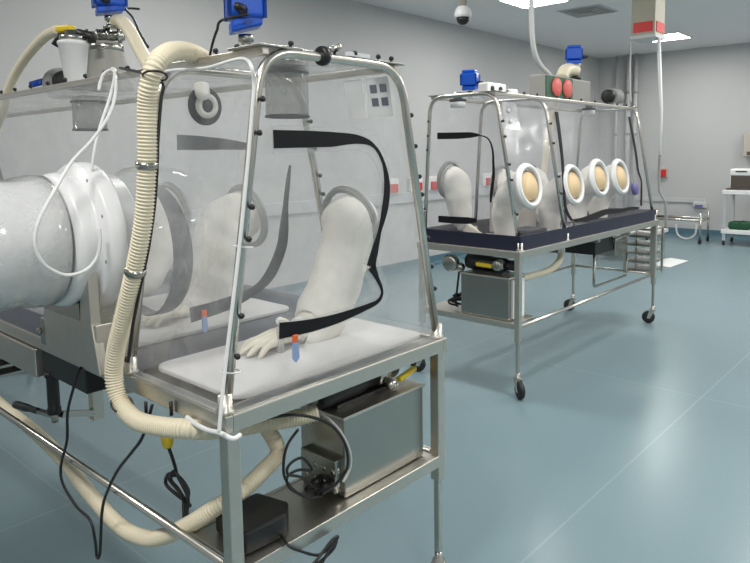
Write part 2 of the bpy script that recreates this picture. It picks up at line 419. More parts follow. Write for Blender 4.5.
def tent(F, label, hoops, zt, wb0, wt0, wt1, wb1, name_film='vinyl'):
    t = thing('flexible_isolator', label, 'isolator tent', tuple(F.p(0, 0, F.T)))
    T = F.T
    for l in hoops:
        pts = [F.p(l, wb0, T-.002), F.p(l, wt0, zt), F.p(l, wt1, zt), F.p(l, wb1, T-.002)]
        mb = MB(); P = fillet(pts, .11, 8); mb.tube(P, .0135, 14)
        mb.build('frame_hoop', 'tube', t)
        for w in (wb0, wb1): MB().lathe([(.024, 0), (.024, .008), (.019, .012), (.019, .05)], F.p(l, w, T), n=16).build('post_socket', 'steel', t)
    la, lb = hoops[0], hoops[-1]
    zr = zt-.002
    for w, sg in ((wt0+.015, 1), (wt1-.015, -1)):
        MB().bar(F.p(la, w, zr), F.p(lb, w, zr), .022, .022).build('roof_rail', 'steel', t, bevel=.003)
    for l, w in ((la, wt0), (la, wt1), (lb, wt0), (lb, wt1)):
        s2 = 1 if w < (wt0+wt1)/2 else -1; dl = 1 if l == la else -1
        poly = [F.p(l-dl*.012, w-s2*.012, zr+.010), F.p(l-dl*.012, w+s2*.13, zr+.010), F.p(l+dl*.02, w+s2*.13, zr+.010), F.p(l+dl*.13, w+s2*.02, zr+.010), F.p(l+dl*.13, w-s2*.012, zr+.010)]
        MB().prism(poly, (0, 0, .006)).build('corner_plate', 'satin', t, bevel=.002)
    def side(l, z, lo=True):
        k = (z-T)/(zt-T)
        return F.p(l, (wb0+(wt0-wb0)*k) if lo else (wb1+(wt1-wb1)*k), z)
    # clear sheets
    e = .012
    for l, sd in ((la+e, 1.), (lb-e, 9.)):
        MB().sheet(side(l, T+.004), side(l, T+.004, False), side(l, zt, False), side(l, zt), 24, 28, .005, sd).build('end_sheet', name_film, t)
    for lo, sd in ((True, 3.), (False, 5.)):
        MB().sheet(side(la+e, T+.004, lo), side(lb-e, T+.004, lo), side(lb-e, zt, lo), side(la+e, zt, lo), 60, 26, .006, sd).build('side_sheet', name_film, t)
    MB().sheet(F.p(la+e, wt0, zt), F.p(lb-e, wt0, zt), F.p(lb-e, wt1, zt), F.p(la+e, wt1, zt), 50, 14, .006, 7.).build('roof_sheet', name_film, t)
    l = hoops[1]+.01
    MB().sheet(side(l, T+.004), side(l, T+.004, False), side(l, zt, False), side(l, zt), 24, 28, .006, 13.).build('partition_sheet', name_film, t)
    t_side = side
    return t, side

def knob(T, pts, r=.0075):
    for p, ax in pts:
        MB().lathe([(r*.55, 0), (r*.55, .006), (r, .007), (r*1.05, .014), (r*.6, .018)], p, ax, 10).build('fastener_knob', 'black', T)

IA, sideA = tent(FA, 'clear vinyl tent in the foreground with white pads, one black zip at its front', (.028, .515, 3.84), 1.868, .018, .164, .703, .885)
IB, sideB = tent(FB, 'clear vinyl tent in the background with four white oval ports on its near side', (.05, .69, 2.41), 1.985, .03, .215, .755, .82, 'vinylB')

# zips of the foreground tent
def czip(T, F, l, pts, widths, mat='zip', name='door_zip'):
    z = MB().ribbon([F.p(l, w-F.ox if F.swap else w-F.oy, zz) for w, zz in pts], widths, F.d(1, 0, 0), .004, 5)
    return z.build(name, mat, T)
ZP = [(1.090, 1.640), (1.20, 1.641), (1.29, 1.641), (1.40, 1.642), (1.47, 1.622), (1.512, 1.57), (1.527, 1.50), (1.516, 1.43), (1.490, 1.36), (1.466, 1.30), (1.448, 1.255)]
czip(IA, FA, .02, ZP, [.048, .046, .043, .026, .010, .010, .024, .026, .012, .028, .036])
for pts, wd in ((ZP, .075), ([(1.452, 1.255), (1.475, 1.215), (1.497, 1.17), (1.478, 1.142), (1.42, 1.132), (1.31, 1.122), (1.20, 1.122), (1.09, 1.130)], .07)):
    czip(IA, FA, .026, pts, [wd, wd*.95, wd*.8, wd*.6, wd*.6, wd*.8], 'vinyl', 'zip_flap')
czip(IA, FA, .02, [(1.452, 1.255), (1.475, 1.215), (1.497, 1.17), (1.478, 1.142), (1.42, 1.132), (1.31, 1.122), (1.20, 1.122), (1.09, 1.130)], [.034, .014, .008, .012, .018, .028, .036, .044])
czip(IA, FA, .54, [(1.12, 1.642), (1.20, 1.64), (1.30, 1.636), (1.40, 1.628)], [.048, .046, .036, .02], 'zipgrey')
czip(IA, FA, .54, [(1.572, 1.561), (1.560, 1.50), (1.545, 1.41), (1.535, 1.33), (1.52, 1.26), (1.47, 1.175), (1.40, 1.125), (1.28, 1.095), (1.14, 1.083)], [.008, .018, .022, .04, .045, .045, .03, .045, .05], 'zipgrey')
for p in ((1.136,1.372,1.108), (1.181,1.885,1.091)):
    z = MB().cbox(V(p)+V((0, 0, -.008)), (.018, .006, .022)); z = z.build('zip_slider', 'orange', IA, bevel=.002)
    MB().prism([V(p)+V((-.008, -.003, -.018)), V(p)+V((.008, -.003, -.018)), V(p)+V((.012, -.003, -.062)), V(p)+V((0, -.003, -.074)), V(p)+V((-.010, -.003, -.062))], (0, .006, 0)).build('pull_tag', 'paleblue', z)
# zips of the background tent
czip(IB, FB, .042, [(2.84, 1.717), (2.66, 1.715), (2.56, 1.716), (2.487, 1.714)], [.046, .044, .038, .01])
czip(IB, FB, .042, [(2.487, 1.712), (2.42, 1.69), (2.385, 1.62), (2.378, 1.53), (2.377, 1.44), (2.392, 1.34), (2.398, 1.27)], [.008, .008, .012, .016, .02, .022, .012])
czip(IB, FB, .042, [(2.834, 1.135), (2.70, 1.135), (2.58, 1.138), (2.51, 1.145)], [.046, .048, .046, .02])
nB = V((0, -1.025, .185)).normalized()
def bz(pts, w):
    MB().ribbon([V((x, 2.18+(z-.965)*.185/1.02-.008, z)) for x, z in pts], w, nB, .006, 5).build('door_zip', 'zip', IB)
bz([(4.458, 1.89), (4.452, 1.72), (4.435, 1.537), (4.40, 1.36), (4.373, 1.213), (4.40, 1.14), (4.44, 1.10)], [.045, .04, .035, .03, .03, .03, .02])
bz([(4.45, 1.098), (4.62, 1.088), (4.85, 1.10), (5.05, 1.115), (5.30, 1.105), (5.55, 1.105), (5.72, 1.10)], [.012, .035, .05, .045, .035, .03, .012])
bz([(5.823, 1.899), (5.84, 1.70), (5.845, 1.55), (5.835, 1.42), (5.87, 1.33), (5.83, 1.22), (5.78, 1.115)], [.045, .04, .04, .03, .02, .03, .03])

# navy skirts where the film meets the tray
def skirt(T, F, pts, h, mat='navy', th=.006, name='base_skirt'):
    mb = MB()
    for (a, b) in zip(pts, pts[1:]):
        A = F.p(a[0], a[1], F.T); B = F.p(b[0], b[1], F.T); mb.bar(A+V((0, 0, h/2)), B+V((0, 0, h/2)), th, h)
    return mb.build(name, mat, T)
skirt(IB, FB, [(2.42, .83), (.035, .83), (.035, .018), (2.42, .018), (2.42, .83)], .095)
skirt(IA, FA, [(3.84, .895), (.62, .895)], .05, 'navyfilm')
skirt(IA, FA, [(.55, .008), (3.84, .008)], .085, 'navyfilm')
skirt(IA, FA, [(.55, .008), (.012, .008), (.012, .895), (.62, .895)], .022, 'vinyl')
mb = MB(); mb.box((.925, 1.855, .957), (1.785, 2.06, .962)); mb.build('partition_band', 'navy', IA)
mb = MB(); mb.box((.925, 2.06, .957), (1.785, 5.18, .961)); mb.build('tray_liner', 'navyfilm', IA)
mb = MB(); mb.box((3.69, 2.18, .967), (6.02, 2.95, .971)); mb.build('tray_liner', 'navyfilm', IB)

# black fastener knobs along the posts and rails
def nearlow(F, l, z, w0, w1, zt):
    k = (z-F.T)/(zt-F.T); return w0+(w1-w0)*k
ks = []
for z in (1.10, 1.20, 1.39, 1.47, 1.655, 1.74): ks.append((FA.p(.012, nearlow(FA, 0, z, .018, .164, 1.868), z), (0, -1, 0)))
for z in (1.13, 1.21, 1.31, 1.46, 1.52, 1.62, 1.72): ks.append((FA.p(.028, nearlow(FA, 0, z, .885, .703, 1.868)+.014, z), (1, 0, .2)))
for z in (1.0, 1.10, 1.22, 1.40, 1.48, 1.60): ks.append((FA.p(.515, nearlow(FA, 0, z, .018, .164, 1.868)-.014, z), (-1, -.4, .2)))
for z in (1.45, 1.52, 1.62, 1.72): ks.append((FA.p(.50, nearlow(FA, 0, z, .885, .703, 1.868), z), (0, -1, 0)))
for l in (.14, .24, .33, .42, .50, .74, .90, 1.05, 1.22, 1.38, 1.55, 1.72, 1.88, 2.05, 2.2): ks.append((FA.p(l, .175, 1.876), (-.3, 0, 1)))
for w in (.26, .42, .50, .60, .66): ks.append((FA.p(.028, w, 1.882), (0, -.3, 1)))
knob(IA, ks, .0075)
ks = []
for z in (1.08, 1.2, 1.42, 1.52, 1.70, 1.80): ks.append((FB.p(.05, nearlow(FB, 0, z, .03, .215, 1.985)-.014, z), (-.3, -1, 0)))
for z in (1.10, 1.2, 1.62, 1.72, 1.82): ks.append((FB.p(.05, nearlow(FB, 0, z, .82, .755, 1.985), z), (-1, 0, 0)))
for z in (1.30, 1.42, 1.66, 1.80): ks.append((FB.p(.69, nearlow(FB, 0, z, .03, .215, 1.985)-.014, z), (-.3, -1, 0)))
for l in (.2, .42, .6, .9, 1.1, 1.3, 1.55, 1.8, 2.0, 2.2): ks.append((FB.p(l, .225, 1.995), (0, -.3, 1)))
knob(IB, ks, .009)

# glove ports of the foreground tent (far side)
nA = V((-1, 0, -.19))
sleeve(IA, (1.690, 1.714, 1.350), nA, [(1.655,1.672,1.35), (1.625,1.669,1.267), (1.585,1.671,1.172), (1.535,1.677,1.08), (1.465,1.674,1.01), (1.405, 1.675, 1.012)], [.098, .094, .092, .092, .088, .072, .046], (-1, -.02, -.05), R=.128, s=1.12, lift=.05)
sleeve(IA, (1.693, 2.345, 1.340), nA, [(1.63, 2.34, 1.345), (1.56, 2.33, 1.30), (1.52, 2.32, 1.20), (1.49, 2.31, 1.10), (1.44, 2.30, 1.03), (1.36, 2.29, 1.005)], [.10, .105, .105, .10, .075, .045], (-1, -.2, 0), R=.128)
sleeve(IA, (1.693, 2.93, 1.340), nA, [(1.62, 2.92, 1.33), (1.56, 2.90, 1.24), (1.53, 2.88, 1.12), (1.47, 2.86, 1.03), (1.40, 2.84, 1.005)], [.10, .105, .10, .08, .045], (-1, -.2, 0), R=.128)
# small round port high on the partition, with its pale tube
pc = V((1.203,1.872,1.757)); nP = V((0, -1, 0))
mb = MB(); mb.lathe([(.036, 0), (.058, 0), (.062, .006), (.058, .012), (.040, .014), (.036, .014), (.036, 0)], pc, nP, 28); pr = mb.build('round_port', 'zipgrey', IA)
mb = MB(); mb.lathe([(.040, .012), (.040, .020), (.022, .024), (.022, .012), (.040, .012)], pc, nP, 24); mb.build('port_rim', 'cloth', pr)
mb = MB(); mb.lathe([(.022, .012), (.022, .016), (.001, .017)], pc, nP, 20); mb.build('port_window', 'zipgrey', pr)
mb = MB(); mb.tube(smooth_path([pc+V((-.012, -.008, .065)), pc+V((-.016, -.018, .035)), pc+V((-.014, -.016, .026))], 5), lerp_list([.024, .024, .018], 11), 14); mb.build('port_tube', 'cloth', pr)
# document pocket with a sheet of four dark marks on the far side
def sheet_on_A(l0, l1, z0, z1, marks):
    w = lambda z: .885-(z-.955)*(.182/.913)-.010
    pts = [FA.p(l0, w(z0), z0), FA.p(l1, w(z0), z0), FA.p(l1, w(z1), z1), FA.p(l0, w(z1), z1)]
    s = MB().prism(pts, (-.003, 0, 0)).build('document_sheet', 'paper', IA)
    if marks:
        for a in (.25, .68):
            for b in (.28, .62):
                lo = l0+(l1-l0)*(a-.13); hi = l0+(l1-l0)*(a+.16); zl = z0+(z1-z0)*b; zh = zl+.026
                MB().prism([FA.p(lo, w(zl)-.004, zl), FA.p(hi, w(zl)-.004, zl), FA.p(hi, w(zh)-.004, zh), FA.p(lo, w(zh)-.004, zh)], (-.001, 0, 0)).build('printed_symbol', 'ink', s)
sheet_on_A(.072, .172, 1.72, 1.845, True)
sheet_on_A(.19, .275, 1.72, 1.845, False)

# transfer port on the near long side of the foreground tent
DC = V((.98, 2.13, 1.345))
mb = MB()
mb.lathe([(.18, -.17), (.19, -.172), (.205, -.16), (.208, -.14), (.198, -.12), (.198, -.10), (.232, -.095), (.238, -.085), (.238, -.045), (.230, -.035), (.20, -.03), (.20, .02), (.18, .02)], DC, (1, 0, 0), 48)
tp = mb.build('transfer_port', 'drum', IA)
mb = MB()
for i in range(10):
    a = 2*PI*(i+.4)/10; mb.lathe([(.007, 0), (.007, .007), (.003, .008)], DC+V((-.09, math.cos(a)*.216, math.sin(a)*.216)), (-1, 0, 0), 8)
mb.build('flange_bolts', 'grey', tp)
mb = MB(); P8 = [(.20, .02), (.232, .05), (.250, .10), (.256, .15), (.258, .20)]
mb.tube([DC+V((h, 0, -.2*h)) for r, h in P8], [r for r, h in P8], 40, cap=False); mb.build('inner_bag', 'vinyl', tp)
mb = MB().lathe([(.001, .022), (.195, .022), (.195, .028), (.001, .03)], DC, (1, 0, 0), 40); mb.build('port_door', 'white', tp)
c2 = DC+V((.145, 0, -.06)); mb = MB(); arc = []
for k in range(25):
    a = math.radians(78-190*k/24); arc.append(c2+V((.0, -math.cos(a)*.225, math.sin(a)*.225)))
vs = []; fs = []
for k, p in enumerate(arc):
    w = .010+.024*math.sin(PI*k/24)**.5
    rd = (p-c2).normalized()
    for dx, dr in ((-w, 0), (w, 0), (w, .005), (-w, .005)): vs.append(p+V((dx, 0, 0))+rd*dr)
for k in range(24):
    for q in range(4): q2 = (q+1) % 4; fs.append((k*4+q, k*4+q2, k*4+4+q2, k*4+4+q))
fs += [(3, 2, 1, 0), (96, 97, 98, 99)]
mb.add(vs, fs, False); mb.build('door_gasket', 'zipgrey', tp)

# glove ports of the background tent
nBi = V((0, 1, -.16))
def bport(x, z, ln, hand=True):
    y = 2.18+(z-.965)*.185/1.02
    sleeve(IB, (x, y-.004, z), (0, -1.0, .18), [(x+.01, y+.06, z-.02), (x+.02, y+.15, z-.10), (x+.02, y+.19, z-.22), (x+.01, y+.18, z-ln)], [.115, .105, .095, .07], (0, .2, -1), hand_up=(1, 0, 0), ring_mat='white', R=.137, rt=.019, light_tint=True, hand=False)
for x, z in ((3.905, 1.372), (4.546, 1.352), (5.011, 1.387), (5.422, 1.381)): bport(x, z, .36)
for x in (3.92, 5.10, 4.62):
    y = 2.925; z = 1.40 if x < 4 else 1.36
    sleeve(IB, (x, y, z), (0, -1, -.06), [(x, y-.05, z-.02), (x, y-.08, z-.10), (x, y-.09, z-.20), (x+.01, y-.10, z-.28), (x+.02, y-.11, z-.33)], [.112, .10, .092, .085, .05], (0.1, -.7, -.5), hand_up=(1, 0, 0), R=.13, hand=True)
# small things inside the background tent
mb = MB(); mb.box((3.80, 2.30, .972), (4.20, 2.78, .984)); tag(mb.build('work_mat', 'mat', base=(4.0, 2.5, .972), bevel=.003), 'white mat lying on the tray of the background tent by its near end', 'mat')
mb = MB(); mb.tube([(3.80, 2.74, 1.0), (3.80, 2.60, 1.0)], .022, 14); mb.lathe([(.012, 0), (.012, .04)], (3.80, 2.60, 1.0), (0, -1, 0), 12)
tag(mb.build('bottle', 'paleblue', base=(3.80, 2.67, .984)), 'small blue bottle lying on the mat in the background tent', 'bottle')
mb = MB(); mb.lathe([(.055, 0), (.055, .02), (.04, .03), (.001, .03)], (5.64, 2.215, 1.27), (0, -1, .18), 20)
mb.build('port_cap', 'purple', IB)

# ------------------------------------------------------------------ pads and mats in the foreground tent
def mat_thing(x0, y0, x1, y1, label):
    mb = MB(); r = .05; pts = []
    for cx, cy, a0 in ((x1-r, y1-r, 0), (x0+r, y1-r, PI/2), (x0+r, y0+r, PI), (x1-r, y0+r, 1.5*PI)):
        for k in range(6): a = a0+k/5*PI/2; pts.append(V((cx+r*math.cos(a), cy+r*math.sin(a), .9625)))
    mb.prism(pts, (0, 0, .014)); tag(mb.build('work_mat', 'mat', base=((x0+x1)/2, (y0+y1)/2, .9625), bevel=.004), label, 'mat', 'white mats on the trays')
mat_thing(.965, 1.405, 1.745, 1.835, 'white mat on the foreground tray under the long white glove sleeve')
mat_thing(.985, 2.08, 1.72, 2.75, 'white mat on the foreground tray behind the zipped partition')

v = V((1.288,1.627,0.977))
t = thing('sample_vial', 'small white round topped vial standing beside the glove fingers', 'vial', tuple(v))
MB().lathe([(.011, 0), (.012, .004), (.012, .075), (.009, .08), (.008, .09)], v, n=16).build('vial_body', 'milky', t)
MB().ball(v+V((0, 0, .10)), .014).build('stopper', 'white', t)
tag(MB().box((4.02, 2.32, .985), (4.30, 2.50, 1.05)).build('storage_tray', 'zipgrey', base=(4.15, 2.4, .985), bevel=.008), 'low dark grey tray box standing inside the background tent near its end', 'tray')
tag(MB().box((4.36, 2.50, .972), (4.46, 2.86, 1.22)).build('storage_box', 'beige', base=(4.4, 2.68, .972), bevel=.008), 'beige upright box inside the background tent behind the dark tray', 'box')

# ------------------------------------------------------------------ white drum docked at the port, its cradle
t = thing('transfer_drum', 'big white plastic drum lying horizontally against the foreground tent', 'drum', (.55, 2.13, 1.325))
o = (0, 2.13, 1.348)
mb = MB().lathe([(.001, .02), (.150, .02), (.168, .03), (.176, .06), (.178, .55), (.180, .62), (.176, .64)], o, (1, 0, 0), 48); mb.build('drum_body', 'drum', t)
mb = MB().lathe([(.176, .60), (.190, .615), (.192, .66), (.186, .70), (.196, .73), (.2, .76), (.198, .795), (.18, .807)], o, (1, 0, 0), 48); mb.build('drum_collar', 'milky', t)
mb = MB().lathe([(.176, .60), (.182, .61), (.180, .74), (.185, .80), (.17, .805)], o, (1, 0, 0), 48); mb.build('drum_neck', 'drum', t)
mb = MB().lathe([(.1765, .10), (.182, .105), (.182, .13), (.1765, .135)], o, (1, 0, 0), 48); mb.build('drum_band', 'white', t)

t = thing('drum_cradle', 'steel bracket box on the tray edge holding the white drum', 'bracket', (.90, 2.1, .955))
MB().box((.845, 1.93, .956), (.965, 2.31, 1.105)).build('bracket_box', 'steel', t, bevel=.004)
mb = MB(); mb.prism([(.84, 1.945, 1.105), (.84, 1.905, .958), (.84, 2.005, .958), (.84, 2.02, 1.105), (.84, 1.99, 1.35), (.84, 1.955, 1.36)], (.03, 0, 0)); mb.build('upright_arm', 'steel', t, bevel=.003)
mb = MB(); mb.prism([(.84, 2.02, 1.12), (.84, 2.02, 1.16), (.84, 2.29, 1.115), (.84, 2.29, 1.105), (.84, 2.02, 1.105)], (.12, 0, 0)); mb.build('saddle', 'satin', t)
mb = MB(); mb.lathe([(.012, 0), (.012, .012), (.006, .014)], (.845, 2.34, 1.02), (-1, 0, 0), 12); mb.box((.852, 2.30, .97), (.862, 2.365, 1.06)); mb.build('clamp_lug', 'satin', t)
# crank below the tray
t = thing('height_crank', 'black crank handle hanging below the foreground tray edge under the drum', 'crank', (.93, 2.50, .70))
MB().box((.89, 2.54, .80), (1.05, 2.92, .905)).build('gearbox', 'steel', t, bevel=.004)
MB().box((.915, 2.18, .815), (1.05, 2.54, .905)).build('recess_shade', 'black', t, bevel=.004)  # black block painted in for the shaded void under the tray
mb = MB().lathe([(.024, 0), (.024, .02), (.021, .025), (.021, .135), (.026, .14), (.026, .155)], (.93, 2.50, .665), n=16); mb.build('crank_column', 'black', t)
mb = MB().lathe([(.012, -.02), (.012, .02)], (.93, 2.50, .652), n=12); mb.bar((.93, 2.50, .655), (.92, 2.66, .640), .022, .012); mb.build('crank_arm', 'satin', t)
mb = MB().tube(smooth_path([(.92, 2.63, .643), (.915, 2.72, .634), (.91, 2.80, .626), (.908, 2.835, .622)], 4), [.012]*4+[.0155]*5+[.0155, .015, .012, .006], 12); mb.build('crank_grip', 'black', t)
q = V((1.1,2.542,0.654)); MB().bar((.95, 2.50, .655), (q.x, q.y, q.z-.05), .03, .022).build('crank_link', 'satin', t)
MB().box((q.x-.02, q.y-.02, q.z-.075), (q.x+.02, q.y+.02, .925)).build('crank_bracket', 'steel', t)
# slatted rack below the tray
t = thing('slatted_rack', 'dark slatted steel rack below the foreground tray beside the crank', 'rack', (1.2, 3.4, .6))
for k, z in enumerate((.655, .695, .735, .775)):
    MB().box((.94, 3.12, z), (1.50, 3.60, z+.014)).build('rack_slat', 'satin', t, bevel=.002)
MB().box((1.22, 3.34, .645), (1.25, 3.37, .90)).build('rack_post', 'satin', t)

# ------------------------------------------------------------------ valves, filters and actuators on the foreground tent
def actuator(base, w, d, h, label, spin=0., stem=.05, cable_side=True):
    b = V(base); t = thing('valve_actuator', label, 'actuator', tuple(b)); R = rotz(spin)
    def q(x, y, z): return b+R @ V((x, y, z))
    def rbox(cx, cy, cz, sx, sy, sz): return MB().cbox(q(cx, cy, cz), (sx, sy, sz), R)
    mb = MB().lathe([(.030, 0), (.030, .008), (.016, .012), (.014, stem*.6), (.022, stem*.62), (.022, stem)], b, n=16); mb.build('stem', 'satin', t)
    z0 = stem
    mb = MB(); mb.prism([q(-w*.42, -d*.42, z0), q(w*.42, -d*.42, z0+.02*h/.14), q(w*.42, d*.42, z0+.02*h/.14), q(-w*.42, d*.42, z0)], (0, 0, h*.2)); mb.build('base_casting', 'blue', t, bevel=.006)
    rbox(0, 0, z0+h*.55, w, d, h*.62).build('housing', 'blue', t, bevel=.012, seg=3)
    rbox(-w*.04, 0, z0+h*.92, w*.82, d*.84, h*.16).build('lid', 'blue', t, bevel=.01, seg=3)
    for sx in (-1, 1):
        for sy in (-1, 1):
            MB().lathe([(.006, 0), (.006, h*.5), (.009, h*.5), (.009, h*.53)], q(sx*w*.47, sy*d*.47, z0+h*.25), n=8).build('cover_bolt', 'blue', t)
    rbox(-w*.22, -d*.5-.001, z0+h*.72, w*.3, .003, h*.18).build('rating_plate', 'white', t)
    mb = MB().lathe([(.014, 0), (.014, .02), (.011, .022), (.011, .045)], q(-w*.12, -d*.5, z0+h*.36), R @ V((-.5, -1, 0)), 14); mb.build('cable_gland', 'black', t)
    return t
actuator((1.175, 1.60, 1.893), .105, .09, .17, 'large blue actuator at the front top of the foreground tent', -.50, .05)
actuator((1.325, 2.72, 2.125), .125, .10, .14, 'blue actuator at upper left above the grey filter housing', -.35, .05)

t = thing('filter_canister', 'smoky grey cylinder hanging under the front roof of the foreground tent', 'filter', (1.385, 1.68, 1.72))
mb = MB().lathe([(.067, 0), (.069, .01), (.069, .135), (.067, .145)], (1.385, 1.68, 1.722), n=36); mb.build('canister_body', 'filter', t)
mb = MB().ring((1.385, 1.68, 1.722), (0, 0, 1), .068, .0045, 36, 8); mb.build('lower_band', 'black', t)
mb = MB().lathe([(.068, 0), (.072, .003), (.072, .012), (.068, .015)], (1.385, 1.68, 1.853), n=36); mb.build('upper_band', 'black', t)
mb = MB().lathe([(.06, 0), (.06, .03), (.035, .045), (.02, .045)], (1.385, 1.68, 1.874), n=24); mb.build('outlet_cap', 'satin', t)

# tall filter housing
HX, HY = 1.325, 2.77
t = thing('filter_housing', 'grey cone shaped filter housing standing on the tent roof at upper left', 'filter', (HX, HY, 1.87))
mb = MB().lathe([(.102, 0), (.102, .02), (.096, .03), (.066, .165), (.062, .175), (.062, .195), (.04, .2), (.001, .2)], (HX, HY, 1.877), n=36); mb.build('cone_body', 'olive', t)
mb = MB().lathe([(.065, 0), (.069, .004), (.069, .024), (.065, .028)], (HX, HY, 2.035), n=36); mb.build('clamp_band', 'satin', t)
mb = MB().lathe([(.03, 0), (.03, .02), (.045, .022), (.045, .032), (.024, .034), (.024, .05)], (HX, HY, 2.075), n=24); mb.build('valve_neck', 'satin', t)
a0, a1 = V((HX-.10, HY+.07, 2.095)), V((HX+.05, HY-.06, 2.10))
mb = MB(); mb.tube([a0, a1], .020, 14)
for k in range(5): mb.lathe([(.030, 0), (.030, .010)], a0.lerp(a1, .05+k*.21), a1-a0, 16)
mb.build('valve_body', 'satin', t)
mb = MB(); mb.tube([a0, a0+V((-.04, .03, .0)), a0+V((-.06, .04, -.04))], .016, 12); mb.build('elbow', 'black', t)
mb = MB().lathe([(.068, -.14), (.068, -.01), (.072, 0)], (1.29, 2.88, 1.855), n=32); mb.build('inner_canister', 'filter', t)
mb = MB().ring((1.29, 2.88, 1.715), (0, 0, 1), .069, .004, 36, 8).build('lower_band', 'zipgrey', t)
mb = MB().ring((1.29, 2.88, 1.832), (0, 0, 1), .070, .004, 36, 8).build('upper_band', 'zipgrey', t)

CX, CY = 1.17, 2.72
t = thing('filter_cup', 'white tapered cup shape with a yellow lever beside the grey housing', 'filter cup', (CX, CY, 1.89))
mb = MB().lathe([(.036, 0), (.038, .004), (.055, .145), (.058, .147), (.058, .158), (.052, .162), (.001, .162)], (CX, CY, 1.893), n=32); mb.build('cup_body', 'white', t)
mb = MB().lathe([(.05, 0), (.05, .02), (.03, .024), (.03, .04)], (CX, CY, 2.055), n=20); mb.build('cup_valve', 'satin', t)
mb = MB().cbox((CX-.015, CY+.03, 2.105), (.035, .075, .026), rotz(.4)); mb.build('lever', 'yellow', t, bevel=.008)
mb = MB(); mb.tube([(CX+.01, CY-.02, 2.085), (CX+.05, CY-.05, 2.075), (CX+.05, CY-.05, 2.05)], .018, 12); mb.build('lever_joint', 'black', t)

t = thing('blower', 'small dark ribbed blower on the tent roof at far left', 'fan', (1.38, 3.25, 1.88))
mb = MB()
for k in range(5): mb.lathe([(.05, 0), (.058, .004), (.058, .016), (.05, .02)], (1.38, 3.20+k*.028, 1.955), (0, 1, 0), 20)
mb.build('motor', 'black', t)
mb = MB().lathe([(.07, 0), (.075, .01), (.075, .05), (.06, .06)], (1.38, 3.35, 1.955), (0, 1, 0), 20); mb.box((1.33, 3.2, 1.885), (1.43, 3.40, 1.91)); mb.build('casing', 'grey', t)
mb = MB(); mb.tube([(1.34, 3.46, 1.97), (1.30, 3.52, 1.955)], .016, 10); mb.build('inlet_nozzle', 'blue', t)

# clamp on the front top bar
t = thing('round_clamp', 'round black clamp on the front top bar of the foreground tent', 'clamp', (1.285, 1.388, 1.875))
mb = MB().lathe([(.018, -.012), (.026, -.010), (.028, 0), (.026, .010), (.018, .012)], (1.275, 1.388, 1.872), (1, 0, 0), 20); mb.build('collar', 'black', t)
mb = MB().tube([(1.30, 1.388, 1.892), (1.33, 1.388, 1.90)], .009, 10); mb.ball((1.335, 1.388, 1.902), .011); mb.build('screw', 'tube', t)
MB().bar((1.37, 1.388, 1.888), (1.46, 1.388, 1.888), .014, .012).build('strap', 'white', t)

# ------------------------------------------------------------------ ribbed hoses of the foreground tent
t = thing('ribbed_hose', 'cream ribbed hose hanging in front of the foreground tent from its roof', 'hose', (.87, 1.63, 1.5), 'cream ribbed hoses')
path = [(1.12,1.718,1.876), (1.08,1.706,1.888), (1.02,1.68,1.89), (0.94,1.621,1.87), (0.885,1.586,1.833), (0.87,1.593,1.785), (0.87,1.614,1.718), (0.87,1.629,1.564), (0.868,1.654,1.432), (0.862,1.705,1.293), (0.858,1.781,1.143), (0.856,1.829,1.048), (0.855,1.849,0.961), (0.857,1.819,0.89), (0.862,1.733,0.861), (0.868,1.597,0.878), (0.885,1.501,0.893), (0.96,1.518,0.861), (1.06,1.533,0.832), (1.15,1.513,0.822), (1.24,1.485,0.816), (1.29,1.46,0.822)]
MB().ribbed(path, .0265).build('hose_tube', 'hose', t)
for a, b in (((0.87,1.627,1.585), (0.87,1.629,1.569)), ((0.862,1.699,1.299), (0.862,1.706,1.284))):
    MB().tube([a, b], .029, 18).build('hose_clip', 'satin', t)
for p, d in (((0.872,1.57,1.8), (.2, .3, 1)), ((0.857,1.812,0.892), (.05, .5, -.6))):
    MB().ring(p, d, .029, .003, 20, 6).build('cable_tie', 'black', t)

t = thing('ribbed_hose', 'cream ribbed hose sagging low beside the side rail of the foreground trolley', 'hose', (.95, 1.9, .4), 'cream ribbed hoses')
path = [(1.30, 1.66, .82), (1.20, 1.62, .80), (1.259,1.62,0.666), (1.15,1.56,0.655), (1.043,1.52,0.65), (0.98,1.55,0.619), (0.955,1.643,0.548), (0.95,1.779,0.461), (0.95,1.904,0.406), (0.95,2.07,0.382), (0.955,2.299,0.413), (0.96,2.555,0.473), (0.965,2.856,0.5), (0.97,3.209,0.512), (.97, 3.5, .56)]
MB().ribbed(path, .025).build('hose_tube', 'hose', t)

t = thing('ribbed_hose', 'cream ribbed hose curving down at the far left from the yellow lever valve', 'hose', (1.2, 3.1, 1.9), 'cream ribbed hoses')
path = [(1.18,2.879,2.12), (1.2,3.053,2.12), (1.22,3.267,2.086), (1.24,3.491,2.028), (1.24,3.637,1.943), (1.24,3.723,1.85), (1.25,3.924,1.72)]
MB().ribbed(path, .022, .012, .0012).build('hose_tube', 'hose', t)
t = thing('ribbed_hose', 'short cream hose sloping from the upper left valve down to the tent roof', 'hose', (1.3, 2.4, 2.0), 'cream ribbed hoses')
path = [(1.34,2.711,2.156), (1.34,2.652,2.144), (1.32,2.545,2.084), (1.3,2.443,2.005), (1.28,2.345,1.934), (1.27,2.308,1.893)]
MB().ribbed(path, .026, .012, .0012).build('hose_tube', 'hose', t)

